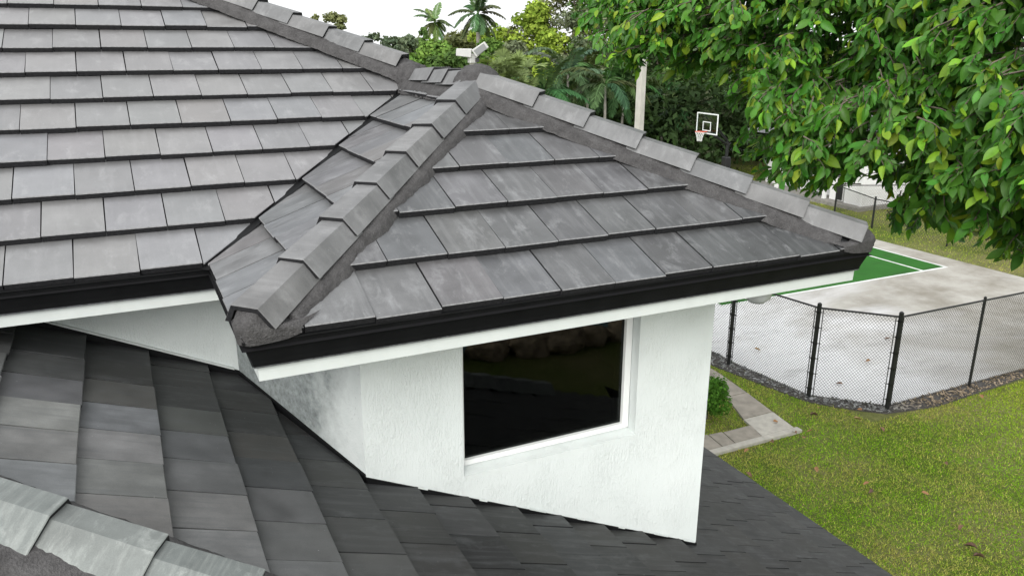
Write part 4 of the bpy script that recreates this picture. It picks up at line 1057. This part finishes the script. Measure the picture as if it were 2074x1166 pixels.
for dy in (-.16,.16):
    q.tube([(px_,hy+dy*.4,GZ+2.35),(bxx+.04,hy+dy,b0+.15)], .035, 8); q.tube([(px_,hy+dy*.4,GZ+2.5),(bxx+.04,hy+dy,b1-.2)], .035, 8)
q.build('arm', M_BLACK, bh)

# ------------------------------------------------------------------ white outbuilding
M_SIDE = simple('white_siding', (.70,.70,.69), .6, 0, 6, .05); M_ROOFG = simple('grey_shingle', (.12,.12,.125), .8, 0, 9, .3)
ob = thing('outbuilding', (29.1,21.4,GZ), 'white sided outbuilding with a porch, black grill door and paved step', 'outbuilding')
ox, oy = 29.05, 21.45
q = MB(); q.box((ox,oy,GZ),(ox+5,oy+.1,GZ+2.9)); q.box((ox,oy+.101,GZ),(ox+.12,oy+1.0,GZ+2.9)); q.box((ox+.9,oy+1.0,GZ),(ox+1.0,oy+7,GZ+2.9)); q.build('wall', M_SIDE, ob)
for k in range(18):
    z_ = GZ+.08+k*.155
    q = MB(); q.add([(ox+.12,oy-.026,z_),(ox+4.9,oy-.026,z_),(ox+4.9,oy-.004,z_+.15),(ox+.12,oy-.004,z_+.15),(ox+.12,oy-.002,z_),(ox+4.9,oy-.002,z_)], [(0,1,2,3),(4,5,1,0)]); q.build('siding_board', M_SIDE, ob)
for (x_, y_) in ((ox-.06,oy-.04),(ox-.06,oy+2.1),(ox-.06,oy+5.2)):
    q = MB(); q.box((x_,y_,GZ),(x_+.16,y_+.16,GZ+2.85)); q.build('column', M_SIDE, ob, bevel=.01)
q = MB(); q.box((ox-.5,oy-.3,GZ-.02),(ox+5.2,oy+7.2,GZ+.16)); q.build('porch_floor', simple('porch_paving', (.22,.21,.19), .85, 0, 6, .25), ob)
q = MB(); q.add([(ox-.5,oy-.5,GZ+2.85),(ox+5.5,oy-.5,GZ+2.85),(ox+5.5,oy+7.5,GZ+2.85),(ox-.5,oy+7.5,GZ+2.85),(ox+2.5,oy+2.5,GZ+4.3),(ox+2.5,oy+4.5,GZ+4.3)], [(0,1,4),(1,2,5,4),(2,3,5),(3,0,4,5),(3,2,1,0)]); q.build('roof', M_ROOFG, ob)
q = MB(); q.box((ox+.1,oy+1.15,GZ+.17),(ox+.55,oy+1.95,GZ+1.25)); cb = q.build('cabinet', M_SIDE, ob, bevel=.01)
q = MB(); q.box((ox+.08,oy+1.2,GZ+.22),(ox+.099,oy+1.55,GZ+1.2)); q.build('door', M_BLACK, cb)
q = MB(); q.box((ox+.06,oy+1.1,GZ+1.251),(ox+.6,oy+2.0,GZ+1.31)); q.build('counter', M_ROOFG, cb)
for y_ in (oy+3.2,oy+4.6):
    q = MB(); q.box((ox+.86,y_,GZ+.2),(ox+.899,y_+.9,GZ+2.2)); dr = q.build('door', simple('white_door', (.6,.61,.6), .5), ob, bevel=.01)
    q = MB(); q.box((ox+.845,y_+.15,GZ+1.1),(ox+.859,y_+.75,GZ+2.05)); q.build('pane', M_DARKGREY, dr)

# ------------------------------------------------------------------ parked car beyond the court, glimpsed through leaves
cx_, cy_ = 37.4, 38.3; car = thing('parked_car', (cx_,cy_,GZ), 'pale silver car parked beyond the court, half hidden by leaves', 'car')
M_CAR = simple('pale_car_paint', (.55,.57,.60), .25); M_CGL = simple('car_glass', (.015,.017,.02), .08); M_TYRE = simple('tyre_rubber', (.02,.02,.02), .8)
prof_ = [(-2.25,.35),(-2.3,.75),(-2.15,.95),(-1.35,1.03),(-.7,1.48),(.9,1.52),(1.75,1.08),(2.2,1.0),(2.28,.6),(2.2,.35)]
q = MB(); n_ = len(prof_); V = []
for w_ in (-.86,-.80,.80,.86):
    for a, z_ in prof_: 
        k_ = 1 if abs(w_) < .85 else .97
        wz = w_*(1-.16*max(0, (z_-1.0)/.5)); V.append((cx_+a*k_, cy_+wz, GZ+.1+(z_-.7)*k_+.6))
F = [tuple(range(n_-1,-1,-1)), tuple(3*n_+i for i in range(n_))]
for r0 in range(3):
    for i in range(n_): F.append((r0*n_+i, r0*n_+(i+1) % n_, (r0+1)*n_+(i+1) % n_, (r0+1)*n_+i))
q.add(V, F); q.build('body', M_CAR, car, bevel=.03)
q = MB()
for sg in (-1,1):
    y_ = cy_+sg*.80
    q.add([(cx_-1.15,y_+sg*.055,GZ+1.07),(cx_+1.35,y_+sg*.055,GZ+1.07),(cx_+.85,y_-sg*.02,GZ+1.45),(cx_-.62,y_-sg*.02,GZ+1.43)], [(0,1,2,3)])
q.build('side_windows', M_CGL, car)
for a in (-1.4,1.4):
    for sg in (-1,1):
        q = MB(); q.tube([(cx_+a,cy_+sg*.70,GZ+.32),(cx_+a,cy_+sg*.90,GZ+.32)], .32, 16); wh = q.build('wheel', M_TYRE, car)
        q = MB(); q.tube([(cx_+a,cy_+sg*.90,GZ+.32),(cx_+a,cy_+sg*.915,GZ+.32)], .19, 12); q.build('rim', M_CAR, wh)
for sg in (-1,1):
    q = MB(); q.obox((cx_-2.27,cy_+sg*.6,GZ+.82), (.03,0,0), (0,.16,0), (0,0,.06)); q.build('headlight', M_BW, car)

# ------------------------------------------------------------------ the broadleaf tree overhanging from the right
tx, ty = 9.6, 0.3
bt = thing('broadleaf_tree', (tx,ty,GZ), 'large broadleaf tree hanging glossy green leaves over the upper right corner', 'tree')
rr = random.Random(21); rg = np.random.default_rng(21)
# outline of the drooping crown edge, in image pixels of the camera view, and the depth the branches reach
OUT = [(1150,32),(1176,96),(1206,108),(1236,150),(1266,150),(1300,152),(1345,155),(1395,138),(1433,168),(1482,222),(1506,254),(1484,288),(1507,330),(1545,376),(1588,372),(1640,392),(1695,362),(1755,365),(1808,398),(1800,455),(1842,475),(1878,450),(1938,480),(1985,505),(2074,528),(2250,620),(2500,540),(2600,-200),(2400,-700),(1700,-900),(1250,-700),(1125,-250),(1158,-60)]
# fixed copy of the camera position, axes and focal length in pixels
CAM_POS = np.array([-0.3356, -3.2495, 1.1644]); SX = np.array([0.899559,-0.436792,0.002484]); SY = np.array([0.127073,0.267134,0.955245]); SZ = np.array([0.417907,0.858983,-0.295807]); SK = 1609.2
def sight(u, v, D_): return [float(k_) for k_ in CAM_POS+(SX*(u-1037)/SK-SY*(v-583)/SK+SZ)*D_]
def pixel_of(P):
    q_ = np.array(P)-CAM_POS; z_ = q_@SZ; return 1037+SK*(q_@SX)/z_, 583-SK*(q_@SY)/z_, z_
def depth(u, v, r01):
    t_ = np.clip((u-1150)/900., 0, 1.2); near = 7.6-3.2*t_+np.clip((300-v)/600., -.3, 1.5)*1.0
    return near+r01*3.2
LEAF_GEO = [leaf_geo(.122, .050, .4, .22), leaf_geo(.108, .052, .9, .6), leaf_geo(.132, .052, .15, -.2), leaf_geo(.098, .040, 1.3, .45)]
LF = np.array(LEAF_GEO[0][1])
twigs = []; NT = 0
ux = np.array([p[0] for p in OUT]); vx = np.array([p[1] for p in OUT])
leafrec = []
twig_mb = MB()
def add_twig(tip, dirv, L, nl, size):
    """twig ends at tip; dirv points outwards; leaves spiral and hang."""
    base = tip-dirv*L
    twig_mb.tube([base, base+dirv*L*.55+Vector((0,0,.02)), tip], [.007,.005,.002], 4, False)
    for i in range(nl):
        f_ = .12+.88*(i+.5)/nl; p = base+dirv*L*f_+Vector((0,0,.02*math.sin(math.pi*f_)))
        a = 2.4*i+rr.uniform(-.5,.5)
        sd = dirv.cross(Vector((0,0,1))).normalized(); upv = sd.cross(dirv)
        out = (dirv*(.55+.5*f_)+sd*math.cos(a)*.62+upv*math.sin(a)*.3+Vector((0,0,-.12-rr.random()*.55))).normalized()
        nrm = (Vector((0,0,1))*1.0+Vector((rr.gauss(0,.6),rr.gauss(0,.6),rr.gauss(0,.35)))-out*.2); nrm = (nrm-out*nrm.dot(out)).normalized()
        leafrec.append((p, out, nrm, size*rr.uniform(.5,1.25)*(1.35 if rr.random() < .12 else 1), rr.randrange(4), f_))
cnt = 0; tries = 0
def in_out(P):
    u, v, _ = pixel_of(P)
    return inside(OUT, np.array([u]), np.array([v]))[0]
# front shelves: drooping sprays of twigs, the lit outer skin of the crown
while cnt < 520 and tries < 40000:
    tries += 1
    u = rr.uniform(1130, 2500); v = rr.uniform(-600, 640)
    if not inside(OUT, np.array([u]), np.array([v]))[0]: continue
    onscreen = (u < 2110 and v > -40)
    if not onscreen and rr.random() > .45: continue
    P = Vector(sight(u, v, float(depth(u, v, rr.random()*.45)))); cnt += 1
    main = Vector((-.75+rr.gauss(0,.15), -.30+rr.gauss(0,.25), -.24)).normalized(); sidev = main.cross(Vector((0,0,1))).normalized(); Lb = rr.uniform(.55, .95)
    for k in range(rr.randrange(8, 13)):
        f_ = rr.random(); sg = rr.uniform(-1, 1)
        tip = P-main*Lb*f_+sidev*sg*.26*(.35+f_)+Vector((0,0,rr.gauss(0,.045)-.10*abs(sg)*(1-f_)+.04*f_))
        dv = (main+sidev*sg*.55+Vector((rr.gauss(0,.12),rr.gauss(0,.12),-.10+rr.gauss(0,.12)))).normalized()
        if not in_out(tip): continue
        add_twig(tip, dv, rr.uniform(.22,.38), rr.randrange(7,11), 1.0)
# the deeper leaves inside the crown
cnt = 0; tries = 0
while cnt < 3600 and tries < 200000:
    tries += 1
    u = rr.uniform(1130, 2560); v = rr.uniform(-850, 640)
    if not inside(OUT, np.array([u]), np.array([v]))[0]: continue
    onscreen = (u < 2110 and v > -40)
    if not onscreen and rr.random() > .75: continue
    D_ = float(depth(u, v, .5+1.3*rr.random()))
    P = Vector(sight(u, v, D_))
    dv = Vector((-.62,-.25+.3*rr.random(),-.22))+Vector((rr.gauss(0,.28),rr.gauss(0,.28),rr.gauss(0,.22))); dv.normalize()
    add_twig(P, dv, rr.uniform(.28,.5), rr.randrange(7,12), 1.0); cnt += 1
# colours: deep green, fresh yellow green at twig ends, a few yellow
def lcol(f_):
    x = rr.random()
    if x < .003: c_ = (.28,.29,.02)
    elif x < .003+.34*f_*f_: c_ = (.12+.08*rr.random(),.25+.08*rr.random(),.02)
    else: c_ = (.044+.02*rr.random(),.135+.05*rr.random(),.018)
    k_ = rr.uniform(.7,1.35); return tuple(v*k_ for v in c_)
infos = []
for rec in leafrec:
    uu, vv, zz_ = pixel_of(rec[0])
    infos.append((zz_/rec[3], 0 <= uu <= 2074 and 0 <= vv <= 600))
order = sorted([i for i in range(len(infos)) if infos[i][1]], key=lambda i: infos[i][0])
single = set(order[:300])
leaf_var = []
for k in range(4):
    for j, cc in enumerate(((.042,.13,.015),(.155,.28,.02),(.06,.16,.018),(.28,.27,.025))):
        V, F = LEAF_GEO[k]; me = fast_mesh('leaf', V, 4, [M_LEAF], np.repeat(np.array([cc]), len(V), 0), True, F); leaf_var.append(me)
allV = []; allC = []; allF = []; nb_ = 0
for i, (p, out, nrm, s_, k, f_) in enumerate(leafrec):
    sd = out.cross(nrm)
    if i in single:
        M = Matrix(((sd.x*s_,out.x*s_,nrm.x*s_,p.x),(sd.y*s_,out.y*s_,nrm.y*s_,p.y),(sd.z*s_,out.z*s_,nrm.z*s_,p.z),(0,0,0,1)))
        x = rr.random(); j = 3 if x < .007 else (1 if x < .012+.45*f_ else (0 if x < .75 else 2))
        obj('leaf', leaf_var[k*4+j], bt, M)
    else:
        V = LEAF_GEO[k][0]*s_
        A = np.array([sd, out, nrm]); allV.append(V@A+np.array(p)); allC.append(np.repeat(np.array([lcol(f_)]), len(V), 0)); allF.append(LF+nb_); nb_ += len(V)
o = obj('foliage', fast_mesh('foliage', np.concatenate(allV), 4, [M_LEAF], np.concatenate(allC), True, np.concatenate(allF)), bt); o['kind'] = 'stuff'
o = twig_mb.build('twigs', M_BARK, bt); o['kind'] = 'stuff'
q = MB(); q.tube([(tx,ty,GZ-.2),(tx,ty,GZ+2),(tx-.2,ty+.3,GZ+4.5),(tx-.1,ty+.6,GZ+8)], [.34,.26,.2,.12], 12); q.build('trunk', M_BARK, bt, smooth=True)
for P in ((4.89,4.30,1.40),(5.37,3.23,1.00),(5.64,2.58,0.17),(6.10,2.39,1.28),(5.96,1.61,0.49),(5.69,0.84,-0.10),(6.23,1.22,1.11),(6.72,3.88,3.11),(8.26,2.05,3.34)):
    P = Vector(P); b0_ = Vector((tx-.15,ty+.4,GZ+rr.uniform(4.2,6.2))); md = b0_*.5+P*.5+Vector((0,0,.5))
    q = MB(); q.tube([b0_, md, P*.85+md*.15, P], [.06,.028,.013,.006], 7); q.build('limb', M_BARK, bt, smooth=True)

for o in list(bpy.data.objects):
    if '_w' in o.keys(): del o['_w']
